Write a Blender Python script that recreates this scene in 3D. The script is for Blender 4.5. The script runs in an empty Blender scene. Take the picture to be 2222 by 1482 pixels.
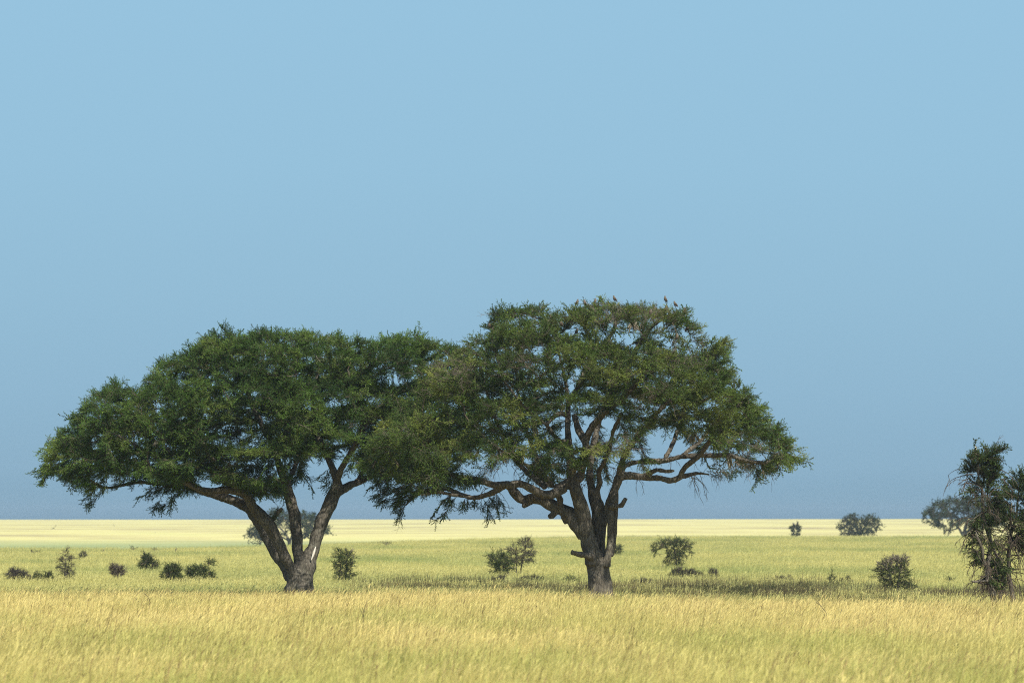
import bpy, math, random
import numpy as np
from mathutils import Vector, noise as mnoise

# ------------------------------------------------------------------ set-up
sc = bpy.context.scene
C = sc.collection
F = 6900.0                      # focal length in photo pixels (photo 2222 x 1482)
EYE = 2.9                       # camera height
HOR = 1128.0                    # row of eye level in the photo
PITCH = math.atan((HOR - 741.0) / F)
CP, SP = math.cos(PITCH), math.sin(PITCH)

def P(px, row, Y):
    """world point at distance Y seen at photo pixel (px,row)"""
    a = (px - 1111.0) / F
    b = (741.0 - row) / F
    dx, dy, dz = a, CP - SP * b, SP + CP * b
    s = Y / dy
    return np.array((dx * s, Y, EYE + dz * s))

def mpp(Y):
    return Y / F * 1.0016       # metres per photo pixel at distance Y

def smooth(t):
    t = np.clip(t, 0.0, 1.0)
    return t * t * (3 - 2 * t)

# ------------------------------------------------------------------ terrain
def ground(x, y):
    x = np.asarray(x, float); y = np.asarray(y, float)
    u = np.clip((x / np.maximum(y, 60.0) + 0.161) / 0.322, -0.6, 1.6)      # 0 left .. 1 right
    crest = 340 + 130 * smooth((u - 0.15) / 0.5)
    zc = -0.62 + 0.62 * smooth((u - 0.1) / 0.55)
    near = -0.35 * smooth((y - 92) / 26.0) - 0.34 * smooth((u - .35) / .6) * smooth((y - 70) / 40.0)
    dip = -0.72 - 0.15 * smooth((u - .3) / .5)
    z = near + (dip - near) * smooth((y - 112) / 34.0)
    t = np.clip((y - 146) / (crest - 146), 0, 1)
    z = np.where(y > 146, dip + (zc - dip) * (t * t * .35 + .65 * t), z)
    far = -3.5 + 6.62 * np.clip((y - 550) / 1450.0, 0, 1.2)
    far = far + 0.55 * u * smooth((y - 1200) / 800.0)
    far = far - 0.016 * np.maximum(y - 2020, 0)
    far = far + 0.10 * np.sin(y * .021 + x * .004) * smooth((y - 600) / 300.)
    s = smooth((y - crest) / 130.0)
    z = np.where(y > crest, zc * (1 - s) + np.minimum(far, 9) * s, z)
    z = z + 0.06 * np.sin(x * .31 + 1.3 * np.sin(y * .11)) * np.sin(y * .17 + .6) * smooth((500 - y) / 200.)
    return z

def gz(x, y):
    return float(ground(x, y))

def solveY(px, row, lift=0.2, y0=104.0, y1=470.0):
    """distance at which ground (+lift of grass) shows at photo pixel (px,row)"""
    for Y in np.arange(y0, y1, 0.5):
        x = (px - 1111.0) / F * Y
        zt = gz(x, Y) + lift
        if HOR + (EYE - zt) * F / Y <= row:
            return float(Y)
    return y1

# ------------------------------------------------------------------ mesh helpers
def mk_mesh(name, V, Q=None, T=None, qm=None, tm=None, attrs=None, smooth_sh=False):
    V = np.asarray(V, np.float32).reshape(-1, 3)
    Q = np.zeros((0, 4), np.int32) if Q is None else np.asarray(Q, np.int32).reshape(-1, 4)
    T = np.zeros((0, 3), np.int32) if T is None else np.asarray(T, np.int32).reshape(-1, 3)
    me = bpy.data.meshes.new(name)
    me.vertices.add(len(V)); me.vertices.foreach_set('co', V.ravel())
    nl = len(Q) * 4 + len(T) * 3
    me.loops.add(nl)
    me.loops.foreach_set('vertex_index', np.concatenate([Q.ravel(), T.ravel()]).astype(np.int32))
    me.polygons.add(len(Q) + len(T))
    st = np.concatenate([np.arange(len(Q)) * 4, len(Q) * 4 + np.arange(len(T)) * 3]).astype(np.int32)
    me.polygons.foreach_set('loop_start', st)
    if qm is not None or tm is not None:
        a = np.zeros(len(Q), np.int32) if qm is None else np.asarray(qm, np.int32)
        b = np.zeros(len(T), np.int32) if tm is None else np.asarray(tm, np.int32)
        me.polygons.foreach_set('material_index', np.concatenate([a, b]))
    if smooth_sh:
        me.polygons.foreach_set('use_smooth', np.ones(len(Q) + len(T), bool))
    if attrs:
        for k, v in attrs.items():
            at = me.attributes.new(k, 'FLOAT', 'POINT')
            at.data.foreach_set('value', np.asarray(v, np.float32))
    me.update(); me.validate()
    return me

def link(name, me, mats, parent=None, origin=None):
    o = bpy.data.objects.new(name, me)
    C.objects.link(o)
    for m in (mats if isinstance(mats, (list, tuple)) else [mats]):
        me.materials.append(m)
    if parent is not None:
        o.parent = parent
    return o

def tag(o, label=None, cat=None, group=None, kind=None):
    if label: o['label'] = label
    if cat: o['category'] = cat
    if group: o['group'] = group
    if kind: o['kind'] = kind
    return o

def root_empty(name, loc, label, cat, group=None):
    o = bpy.data.objects.new(name, None); C.objects.link(o)
    o.empty_display_size = .3
    o.location = Vector([float(v) for v in loc])
    return tag(o, label, cat, group)

def frames(D):
    """orthonormal pair for directions D (n,3)"""
    D = D / np.maximum(np.linalg.norm(D, axis=1, keepdims=True), 1e-9)
    ref = np.where(np.abs(D[:, 2:3]) < .9, np.array([[0, 0, 1.]]), np.array([[1., 0, 0]]))
    S = np.cross(D, ref); S /= np.maximum(np.linalg.norm(S, axis=1, keepdims=True), 1e-9)
    N = np.cross(S, D)
    return D, S, N

def prisms(P0, P1, R0, R1, sides=4):
    """tapered prism for each edge -> verts, quads"""
    P0 = np.asarray(P0, float).reshape(-1, 3); P1 = np.asarray(P1, float).reshape(-1, 3)
    n = len(P0)
    if n == 0:
        return np.zeros((0, 3)), np.zeros((0, 4), int)
    R0 = np.broadcast_to(R0, (n,)).reshape(-1, 1, 1); R1 = np.broadcast_to(R1, (n,)).reshape(-1, 1, 1)
    D, S, N = frames(P1 - P0)
    a = np.arange(sides) * 2 * math.pi / sides
    ring = S[:, None, :] * np.cos(a)[None, :, None] + N[:, None, :] * np.sin(a)[None, :, None]
    V = np.concatenate([P0[:, None, :] + ring * R0, P1[:, None, :] + ring * R1], axis=1)
    k = np.arange(sides); k2 = (k + 1) % sides
    q = np.stack([k, k2, k2 + sides, k + sides], axis=1)
    Q = (np.arange(n) * 2 * sides)[:, None, None] + q[None]
    return V.reshape(-1, 3), Q.reshape(-1, 4)

def catmull(pts, step):
    """pts (n,k) -> resampled smooth polyline"""
    pts = np.asarray(pts, float)
    if len(pts) < 2: return pts
    ext = np.vstack([2 * pts[0] - pts[1], pts, 2 * pts[-1] - pts[-2]])
    out = []
    for i in range(1, len(ext) - 2):
        p0, p1, p2, p3 = ext[i - 1], ext[i], ext[i + 1], ext[i + 2]
        n = max(2, int(np.linalg.norm((p2 - p1)[:3]) / step))
        for t in np.arange(n) / n:
            out.append(.5 * ((2 * p1) + (-p0 + p2) * t + (2 * p0 - 5 * p1 + 4 * p2 - p3) * t * t + (-p0 + 3 * p1 - 3 * p2 + p3) * t ** 3))
    out.append(pts[-1])
    return np.array(out)

def tube(pts, rad, sides=12, cap=True):
    pts = np.asarray(pts, float); n = len(pts)
    T = np.gradient(pts, axis=0); T /= np.maximum(np.linalg.norm(T, axis=1, keepdims=True), 1e-9)
    u = np.cross(T[0], (0, 1, 0.13)); u /= np.linalg.norm(u)
    V = []; a = np.arange(sides) * 2 * math.pi / sides
    for i in range(n):
        u = u - T[i] * np.dot(u, T[i]); u /= np.linalg.norm(u)
        w = np.cross(T[i], u)
        V.append(pts[i] + (np.cos(a)[:, None] * u + np.sin(a)[:, None] * w) * rad[i])
    V = np.concatenate(V)
    k = np.arange(sides); k2 = (k + 1) % sides
    q = np.stack([k, k2, k2 + sides, k + sides], 1)
    Q = (np.arange(n - 1) * sides)[:, None, None] + q[None]
    Tt = []
    if cap:
        V = np.vstack([V, pts[0], pts[-1]])
        c0, c1 = n * sides, n * sides + 1
        Tt = [(c0, (i + 1) % sides, i) for i in range(sides)] + [(c1, (n - 1) * sides + i, (n - 1) * sides + (i + 1) % sides) for i in range(sides)]
    return V, Q.reshape(-1, 4), np.array(Tt, int).reshape(-1, 3)

class Bag:
    def __init__(s): s.V, s.Q, s.T, s.qm, s.tm, s.r, s.n = [], [], [], [], [], [], 0
    def add(s, V, Q=None, T=None, mat=0, rnd=0.5):
        V = np.asarray(V, float).reshape(-1, 3)
        if len(V) == 0: return
        if Q is not None and len(Q): s.Q.append(np.asarray(Q).reshape(-1, 4) + s.n); s.qm.append(np.full(len(np.asarray(Q).reshape(-1, 4)), mat))
        if T is not None and len(T): s.T.append(np.asarray(T).reshape(-1, 3) + s.n); s.tm.append(np.full(len(np.asarray(T).reshape(-1, 3)), mat))
        s.V.append(V); s.r.append(np.broadcast_to(rnd, (len(V),))); s.n += len(V)
    def mesh(s, name, origin=(0, 0, 0), smooth_sh=False):
        V = np.concatenate(s.V) - np.asarray(origin, float)
        cat = lambda L, k: np.concatenate(L) if L else np.zeros((0, k), int)
        return mk_mesh(name, V, cat(s.Q, 4), cat(s.T, 3), np.concatenate(s.qm) if s.qm else None,
                       np.concatenate(s.tm) if s.tm else None, {'rnd': np.concatenate(s.r)}, smooth_sh)

# ------------------------------------------------------------------ materials
def nodes_of(name):
    m = bpy.data.materials.new(name); m.use_nodes = True
    nt = m.node_tree; nt.nodes.clear()
    return m, nt, nt.nodes, nt.links

def ramp(N, stops, interp='LINEAR'):
    r = N.new('ShaderNodeValToRGB'); cr = r.color_ramp; cr.interpolation = interp
    while len(cr.elements) < len(stops): cr.elements.new(.5)
    for e, (p, c) in zip(cr.elements, stops):
        e.position = p; e.color = (c[0], c[1], c[2], 1)
    return r

def mixc(N, L, fac, a, b, mode='MIX'):
    m = N.new('ShaderNodeMix'); m.data_type = 'RGBA'; m.blend_type = mode
    for sock, v in ((m.inputs[0], fac), (m.inputs[6], a), (m.inputs[7], b)):
        if hasattr(v, 'is_output'): L.new(v, sock)
        elif isinstance(v, (int, float)): sock.default_value = v
        else: sock.default_value = (v[0], v[1], v[2], 1)
    return m.outputs[2]

def noise_n(N, L, scale, detail=4, vec=None, rough=.55):
    n = N.new('ShaderNodeTexNoise'); n.inputs['Scale'].default_value = scale
    n.inputs['Detail'].default_value = detail; n.inputs['Roughness'].default_value = rough
    if vec is not None: L.new(vec, n.inputs['Vector'])
    return n

def mapping(N, L, src, scale=(1, 1, 1), loc=(0, 0, 0)):
    mp = N.new('ShaderNodeMapping'); mp.inputs['Scale'].default_value = scale; mp.inputs['Location'].default_value = loc
    L.new(src, mp.inputs['Vector']); return mp.outputs[0]

def leaf_mat(name, dark, light, yellow, scale=.55, trans=.24):
    m, nt, N, L = nodes_of(name)
    g = N.new('ShaderNodeNewGeometry'); at = N.new('ShaderNodeAttribute'); at.attribute_name = 'rnd'
    n1 = noise_n(N, L, scale, 3, g.outputs['Position'])
    c1 = ramp(N, [(.36, dark), (.52, light), (.66, yellow)]); L.new(n1.outputs['Fac'], c1.inputs[0])
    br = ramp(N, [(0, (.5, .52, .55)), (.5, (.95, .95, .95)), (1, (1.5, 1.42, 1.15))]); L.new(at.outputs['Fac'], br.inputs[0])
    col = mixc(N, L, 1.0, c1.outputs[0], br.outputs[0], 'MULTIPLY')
    d = N.new('ShaderNodeBsdfPrincipled'); L.new(col, d.inputs['Base Color']); d.inputs['Roughness'].default_value = .55
    d.inputs['Specular IOR Level'].default_value = .08
    t = N.new('ShaderNodeBsdfTranslucent'); L.new(mixc(N, L, 1.0, col, (1.25, 1.3, .6), 'MULTIPLY'), t.inputs[0])
    mx = N.new('ShaderNodeMixShader'); mx.inputs[0].default_value = trans
    L.new(d.outputs[0], mx.inputs[1]); L.new(t.outputs[0], mx.inputs[2])
    o = N.new('ShaderNodeOutputMaterial'); L.new(mx.outputs[0], o.inputs[0])
    return m

def bark_mat(name, dark, mid, lichen, bump=.6, scale=1.0):
    m, nt, N, L = nodes_of(name)
    tc = N.new('ShaderNodeTexCoord')
    v = mapping(N, L, tc.outputs['Object'], (9 * scale, 9 * scale, 2.2 * scale))
    n1 = noise_n(N, L, 2.4, 8, v, .68)
    vo = N.new('ShaderNodeTexVoronoi'); vo.feature = 'DISTANCE_TO_EDGE'; vo.inputs['Scale'].default_value = 1.5
    L.new(mixc(N, L, .25, v, n1.outputs['Color']), vo.inputs['Vector'])
    c = ramp(N, [(.28, dark), (.62, mid)]); L.new(n1.outputs['Fac'], c.inputs[0])
    n2 = noise_n(N, L, 2.3 * scale, 6, tc.outputs['Object'], .7)
    lr = ramp(N, [(.5, (0, 0, 0)), (.66, (1, 1, 1))]); L.new(n2.outputs['Fac'], lr.inputs[0])
    n3 = noise_n(N, L, 26 * scale, 3, tc.outputs['Object'])
    lr2 = ramp(N, [(.45, (0, 0, 0)), (.62, (1, 1, 1))]); L.new(n3.outputs['Fac'], lr2.inputs[0])
    f = N.new('ShaderNodeMath'); f.operation = 'MULTIPLY'; L.new(lr.outputs[0], f.inputs[0]); L.new(lr2.outputs[0], f.inputs[1])
    f2 = N.new('ShaderNodeMath'); f2.operation = 'MULTIPLY'; L.new(f.outputs[0], f2.inputs[0]); f2.inputs[1].default_value = .75
    col = mixc(N, L, f2.outputs[0], c.outputs[0], lichen)
    cr = ramp(N, [(0, (.35, .35, .35)), (.12, (1, 1, 1))]); L.new(vo.outputs['Distance'], cr.inputs[0])
    col = mixc(N, L, .8, col, cr.outputs[0], 'MULTIPLY')
    b = N.new('ShaderNodeBsdfPrincipled'); L.new(col, b.inputs['Base Color']); b.inputs['Roughness'].default_value = .9
    b.inputs['Specular IOR Level'].default_value = .15
    h = N.new('ShaderNodeMath'); h.operation = 'MULTIPLY_ADD'; L.new(n1.outputs['Fac'], h.inputs[0]); h.inputs[1].default_value = .6
    L.new(vo.outputs['Distance'], h.inputs[2])
    bp = N.new('ShaderNodeBump'); bp.inputs['Strength'].default_value = bump; bp.inputs['Distance'].default_value = .06
    L.new(h.outputs[0], bp.inputs['Height']); L.new(bp.outputs[0], b.inputs['Normal'])
    o = N.new('ShaderNodeOutputMaterial'); L.new(b.outputs[0], o.inputs[0])
    return m

def plain_mat(name, a, b_, scale=8.0, rough=.85):
    m, nt, N, L = nodes_of(name)
    tc = N.new('ShaderNodeTexCoord'); n = noise_n(N, L, scale, 4, tc.outputs['Object'])
    c = ramp(N, [(.3, a), (.7, b_)]); L.new(n.outputs['Fac'], c.inputs[0])
    b = N.new('ShaderNodeBsdfPrincipled'); L.new(c.outputs[0], b.inputs['Base Color']); b.inputs['Roughness'].default_value = rough
    b.inputs['Specular IOR Level'].default_value = .2
    o = N.new('ShaderNodeOutputMaterial'); L.new(b.outputs[0], o.inputs[0])
    return m

def grass_mat(name, base, mid, tip, green, gscale=.09, gcut=(.5, .68), trans=.3, gmax=1.0, sward=None, soft=0.0):
    m, nt, N, L = nodes_of(name)
    g = N.new('ShaderNodeNewGeometry')
    hf = N.new('ShaderNodeAttribute'); hf.attribute_name = 'hf'
    rd = N.new('ShaderNodeAttribute'); rd.attribute_name = 'rnd'
    c = ramp(N, [(0, base), (.5, mid), (.85, tip)]); L.new(hf.outputs['Fac'], c.inputs[0])
    n1 = noise_n(N, L, 1.0, 5, mapping(N, L, g.outputs['Position'], (gscale * 1.0, gscale * .55, 0.0)), .6)
    gr = ramp(N, [(gcut[0], (0, 0, 0)), (gcut[1], (gmax, gmax, gmax))])
    if sward is None: L.new(n1.outputs['Fac'], gr.inputs[0])
    else:
        sy = N.new('ShaderNodeSeparateXYZ'); L.new(g.outputs['Position'], sy.inputs[0])
        ma = N.new('ShaderNodeMapRange'); L.new(sy.outputs[1], ma.inputs[0])
        ma.inputs[1].default_value = sward[0]; ma.inputs[2].default_value = sward[1]; ma.inputs[3].default_value = sward[2]; ma.inputs[4].default_value = sward[3]
        ad = N.new('ShaderNodeMath'); ad.operation = 'ADD'; L.new(n1.outputs['Fac'], ad.inputs[0]); L.new(ma.outputs[0], ad.inputs[1]); L.new(ad.outputs[0], gr.inputs[0])
    col = mixc(N, L, gr.outputs[0], c.outputs[0], green)
    sf = lambda c: tuple(v + (1 - v) * soft for v in c)
    br = ramp(N, [(0, sf((.55, .5, .42))), (.12, sf((.78, .76, .7))), (.6, (1, 1, 1)), (1, sf((1.22, 1.18, 1.1)))]); L.new(rd.outputs['Fac'], br.inputs[0])
    col = mixc(N, L, 1.0, col, br.outputs[0], 'MULTIPLY')
    d = N.new('ShaderNodeBsdfDiffuse'); L.new(col, d.inputs[0])
    t = N.new('ShaderNodeBsdfTranslucent'); L.new(col, t.inputs[0])
    mx = N.new('ShaderNodeMixShader'); mx.inputs[0].default_value = trans
    L.new(d.outputs[0], mx.inputs[1]); L.new(t.outputs[0], mx.inputs[2])
    o = N.new('ShaderNodeOutputMaterial'); L.new(mx.outputs[0], o.inputs[0])
    return m

M_leafL = leaf_mat('leaf_deep_green', (.032, .076, .018), (.078, .150, .030), (.150, .215, .050))
M_leafR = leaf_mat('leaf_olive', (.036, .076, .019), (.090, .150, .033), (.180, .222, .054))
M_leafV = leaf_mat('leaf_thicket', (.030, .052, .016), (.052, .085, .024), (.11, .15, .05), 1.2)
M_leafS = leaf_mat('leaf_shrub', (.028, .056, .018), (.048, .085, .024), (.08, .115, .035), 1.5)
M_leafG = leaf_mat('leaf_grey_green', (.034, .050, .024), (.055, .075, .034), (.085, .10, .045), 1.5)
M_leafF = leaf_mat('leaf_far', (.024, .040, .015), (.036, .056, .020), (.050, .070, .025), .3)
M_bark = bark_mat('bark_left', (.046, .041, .034), (.165, .150, .122), (.27, .275, .215))
M_barkR = bark_mat('bark_right', (.048, .042, .034), (.170, .152, .122), (.25, .255, .195), .8)
M_twig = plain_mat('twig_brown', (.05, .038, .028), (.12, .095, .07))
M_twigG = plain_mat('twig_grey', (.10, .085, .07), (.24, .20, .16))
M_dead = plain_mat('dead_wood', (.033, .029, .025), (.092, .081, .068))
M_red = plain_mat('dead_red', (.06, .049, .041), (.13, .107, .087))
M_scar = plain_mat('bare_wood', (.62, .58, .50), (.75, .72, .66))
M_cut = plain_mat('cut_wood', (.05, .035, .025), (.2, .15, .1), 14)
M_lichen = plain_mat('beard_lichen', (.12, .11, .08), (.24, .22, .16), 10)
M_grassN = grass_mat('grass_straw', (.34, .39, .115), (.57, .525, .185), (.77, .65, .275), (.37, .43, .115), .16, (.42, .70), .3, .8, (46, 84, .10, -.05), .3)
M_grassM = grass_mat('grass_mid', (.40, .42, .15), (.55, .54, .205), (.66, .62, .26), (.30, .375, .14), .05, (.44, .70), .4, .9, None, .55)
M_stalk = grass_mat('grass_stalk', (.16, .15, .06), (.22, .18, .08), (.30, .22, .11), (.20, .20, .07))
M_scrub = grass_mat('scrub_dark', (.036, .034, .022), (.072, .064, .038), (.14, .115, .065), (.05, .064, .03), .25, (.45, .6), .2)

# ------------------------------------------------------------------ growth (space colonisation)
def colonise(start, attr, rng, step, kill, jitter=.25, iters=160, tropism=(0, 0, 0)):
    """start (n,3) nodes; returns positions, parents (parents -1 for the start nodes)"""
    pos = [p for p in start]; par = [-1] * len(pos)
    A = np.asarray(attr, float)
    best = np.full(len(A), 1e9); bi = np.zeros(len(A), int)
    def upd(newp, base):
        nonlocal best, bi
        newp = np.asarray(newp)
        for s0 in range(0, len(newp), 400):
            blk = newp[s0:s0 + 400]
            d = np.linalg.norm(A[:, None] - blk[None], axis=2)
            k = d.argmin(1); dm = d[np.arange(len(A)), k]
            b = dm < best
            best[b] = dm[b]; bi[b] = base + s0 + k[b]
    upd(np.array(pos), 0)
    tr = np.asarray(tropism, float)
    for it in range(iters):
        keep = best > kill
        A = A[keep]; best = best[keep]; bi = bi[keep]
        if len(A) == 0: break
        ids = np.unique(bi)
        newp, newpar = [], []
        dirs = np.zeros((len(pos), 3))
        PP = np.array(pos)
        vec = A - PP[bi]; vec /= np.maximum(np.linalg.norm(vec, axis=1, keepdims=True), 1e-9)
        np.add.at(dirs, bi, vec)
        for i in ids:
            d = dirs[i]; n = np.linalg.norm(d)
            if n < 1e-6: d = rng.normal(size=3); n = np.linalg.norm(d)
            d = d / n + rng.normal(size=3) * jitter + tr
            d /= np.linalg.norm(d)
            newp.append(PP[i] + d * step); newpar.append(int(i))
        base = len(pos)
        pos += newp; par += newpar
        before = best.copy()
        upd(newp, base)
        stuck = (best >= before - 1e-4)
        if it > 3:
            drop = stuck & (rng.random(len(A)) < .35)
            A = A[~drop]; best = best[~drop]; bi = bi[~drop]
    return np.array(pos), np.array(par)

def pipe_radii(pos, par, tip, expo=2.35):
    n = len(pos); acc = np.zeros(n); has = np.zeros(n, bool)
    for i in range(n - 1, -1, -1):
        r = acc[i] if has[i] else tip ** expo
        acc[i] = r
        if par[i] >= 0:
            acc[par[i]] += r; has[par[i]] = True
    return acc ** (1 / expo), has

# sprays: small twigs with leaves along them, unit length along +X
def make_spray(rng, nsub=3, nleaf=9, leaf=.15, lw=.34, spread=.62, bare=False):
    quads, e0, e1, er = [], [], [], []
    def axis(p, d, ln, r, n):
        q = p; pts = [p]
        for k in range(3):
            d2 = d + rng.normal(size=3) * .16; d2 /= np.linalg.norm(d2)
            q2 = q + d2 * ln / 3
            e0.append(q); e1.append(q2); er.append((r * (1 - k * .25), r * (.75 - k * .25)))
            q = q2; pts.append(q)
        pts = np.array(pts)
        if not bare:
            for k in range(n):
                t = (.12 + .88 * (k + rng.random() * .7) / n) * 3
                i = min(2, int(t)); b = pts[i] + (pts[i + 1] - pts[i]) * (t - i)
                dd = (pts[i + 1] - pts[i]); dd /= np.linalg.norm(dd)
                out = rng.normal(size=3); out -= dd * out.dot(dd); out /= np.linalg.norm(out); out[2] *= .6
                ld = dd * .75 + out * .85 + np.array((0, 0, .12)); ld /= np.linalg.norm(ld)
                sd = np.cross(ld, rng.normal(size=3) * .8 + np.array((0, 0, .7))); sd /= np.linalg.norm(sd)
                l = leaf * (.65 + .7 * rng.random())
                quads.append([b, b + ld * l * .5 + sd * l * lw * .5, b + ld * l, b + ld * l * .5 - sd * l * lw * .5])
        return pts
    main = axis(np.zeros(3), np.array((1., 0, .08)), 1.0, .016, nleaf)
    for k in range(nsub):
        t = .2 + .6 * (k + rng.random()) / max(nsub, 1) * 1.0
        i = min(2, int(t * 3)); p = main[i] + (main[i + 1] - main[i]) * (t * 3 - i)
        sg = 1 if k % 2 else -1
        d = np.array((.75, sg * spread, rng.normal() * .35)); d /= np.linalg.norm(d)
        axis(p, d, .35 + .25 * rng.random(), .010, max(3, int(nleaf * .55)))
    return (np.array(quads).reshape(-1, 4, 3), np.array(e0), np.array(e1), np.array(er))

def place_sprays(bag, templates, Pt, D, Ln, rng, leaf_mat_i=0, twig_mat_i=1, rr=None, twigs=True, roll=.7, twig_scale=1.0):
    Pt = np.asarray(Pt); n = len(Pt)
    if n == 0: return
    D, S, N = frames(np.asarray(D, float))
    a = rng.normal(size=n) * roll
    S2 = S * np.cos(a)[:, None] + N * np.sin(a)[:, None]; N2 = np.cross(S2, D) * -1
    pick = rng.integers(len(templates), size=n)
    rnd = rng.random(n) * .55 + .2 if rr is None else rr
    for k, (q, e0, e1, er) in enumerate(templates):
        m = np.where(pick == k)[0]
        if len(m) == 0: continue
        R = np.stack([D[m], S2[m], N2[m]], axis=2) * np.asarray(Ln)[m][:, None, None]   # columns
        if len(q):
            V = np.einsum('nij,kj->nki', R, q.reshape(-1, 3)) + Pt[m][:, None, :]
            nv = q.shape[0] * 4
            rv = np.clip(np.repeat(rnd[m], nv) + np.tile(np.repeat(rng.random(q.shape[0]) * .5 - .25, 4), len(m)), 0, 1)
            bag.add(V.reshape(-1, 3), np.arange(len(m) * nv).reshape(-1, 4), mat=leaf_mat_i, rnd=rv)
        if twigs:
            A0 = np.einsum('nij,kj->nki', R, e0) + Pt[m][:, None, :]
            A1 = np.einsum('nij,kj->nki', R, e1) + Pt[m][:, None, :]
            L_ = np.asarray(Ln)[m][:, None]
            V, Q = prisms(A0.reshape(-1, 3), A1.reshape(-1, 3), (L_ * er[None, :, 0] * twig_scale).ravel(), (L_ * er[None, :, 1] * twig_scale).ravel(), 3)
            bag.add(V, Q, mat=twig_mat_i, rnd=.5)

rt = np.random.default_rng(5)
SPR = [make_spray(rt, 5, 34, .088, .42, .8) for _ in range(9)]
SPR_V = [make_spray(rt, 3, 16, .16, .42, .5) for _ in range(6)]
SPR_DROOP = [make_spray(rt, 2, 8, .15, .4, .4) for _ in range(5)]
SPR_BARE = [make_spray(rt, 5, 0, bare=True, spread=.9) for _ in range(6)]
SPR_SPIKE = [make_spray(rt, 2, 26, .10, .42, .7) for _ in range(6)]
SPR_FAR = [make_spray(rt, 2, 7, .26, .5) for _ in range(5)]

# ------------------------------------------------------------------ limbs
def limb_world(pl, Y):
    """[(px,row,dz,rpx),...] -> world points + radius"""
    out = []
    for px, row, dz, r in pl:
        p = P(px, row, Y); p = p + np.array((0, dz, 0)); out.append((p[0], p[1], p[2], r * mpp(Y)))
    return np.array(out)

def fuse_limbs(name, limbs, Y, origin, voxel, wob=.25, sides=12):
    """swept tubes fused into one continuous bark surface"""
    bag = Bag()
    for pl in limbs:
        w = catmull(limb_world(pl, Y), .12)
        for i in range(len(w)):
            nz = mnoise.noise(Vector((w[i, 0] * 1.7 + 3, w[i, 1] * 1.7, w[i, 2] * 1.7)))
            nz2 = mnoise.noise(Vector((w[i, 0] * 1.7, w[i, 1] * 1.7 + 9, w[i, 2] * 1.7)))
            w[i, 3] *= 1 + .16 * mnoise.noise(Vector((w[i, 0] * 3, w[i, 1] * 3, w[i, 2] * 3)))
            if i: w[i, 0] += nz * w[i, 3] * wob; w[i, 2] += nz2 * w[i, 3] * wob * .6
        V, Q, T = tube(w[:, :3], np.maximum(w[:, 3], .012), sides)
        bag.add(V, Q, T)
    me = bag.mesh(name + '_raw', origin)
    tmp = bpy.data.objects.new('tmp', me); C.objects.link(tmp)
    md = tmp.modifiers.new('r', 'REMESH'); md.mode = 'VOXEL'; md.voxel_size = voxel; md.use_smooth_shade = True
    s = tmp.modifiers.new('s', 'SMOOTH'); s.iterations = 3; s.factor = .5
    dg = bpy.context.evaluated_depsgraph_get()
    ev = bpy.data.meshes.new_from_object(tmp.evaluated_get(dg))
    bpy.data.objects.remove(tmp); bpy.data.meshes.remove(me)
    n = len(ev.vertices); co = np.zeros(n * 3, np.float32); nr = np.zeros(n * 3, np.float32)
    ev.vertices.foreach_get('co', co); ev.vertices.foreach_get('normal', nr)
    co = co.reshape(-1, 3); nr = nr.reshape(-1, 3)
    h = np.array([mnoise.noise(Vector((c[0] * 7, c[1] * 7, c[2] * 1.8))) * .022 + mnoise.noise(Vector((c[0] * 16, c[1] * 16, c[2] * 4))) * .012 for c in co.tolist()])
    co += nr * h[:, None]
    ev.vertices.foreach_set('co', co.ravel()); ev.name = name
    ev.polygons.foreach_set('use_smooth', np.ones(len(ev.polygons), bool)); ev.update()
    return ev

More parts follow.
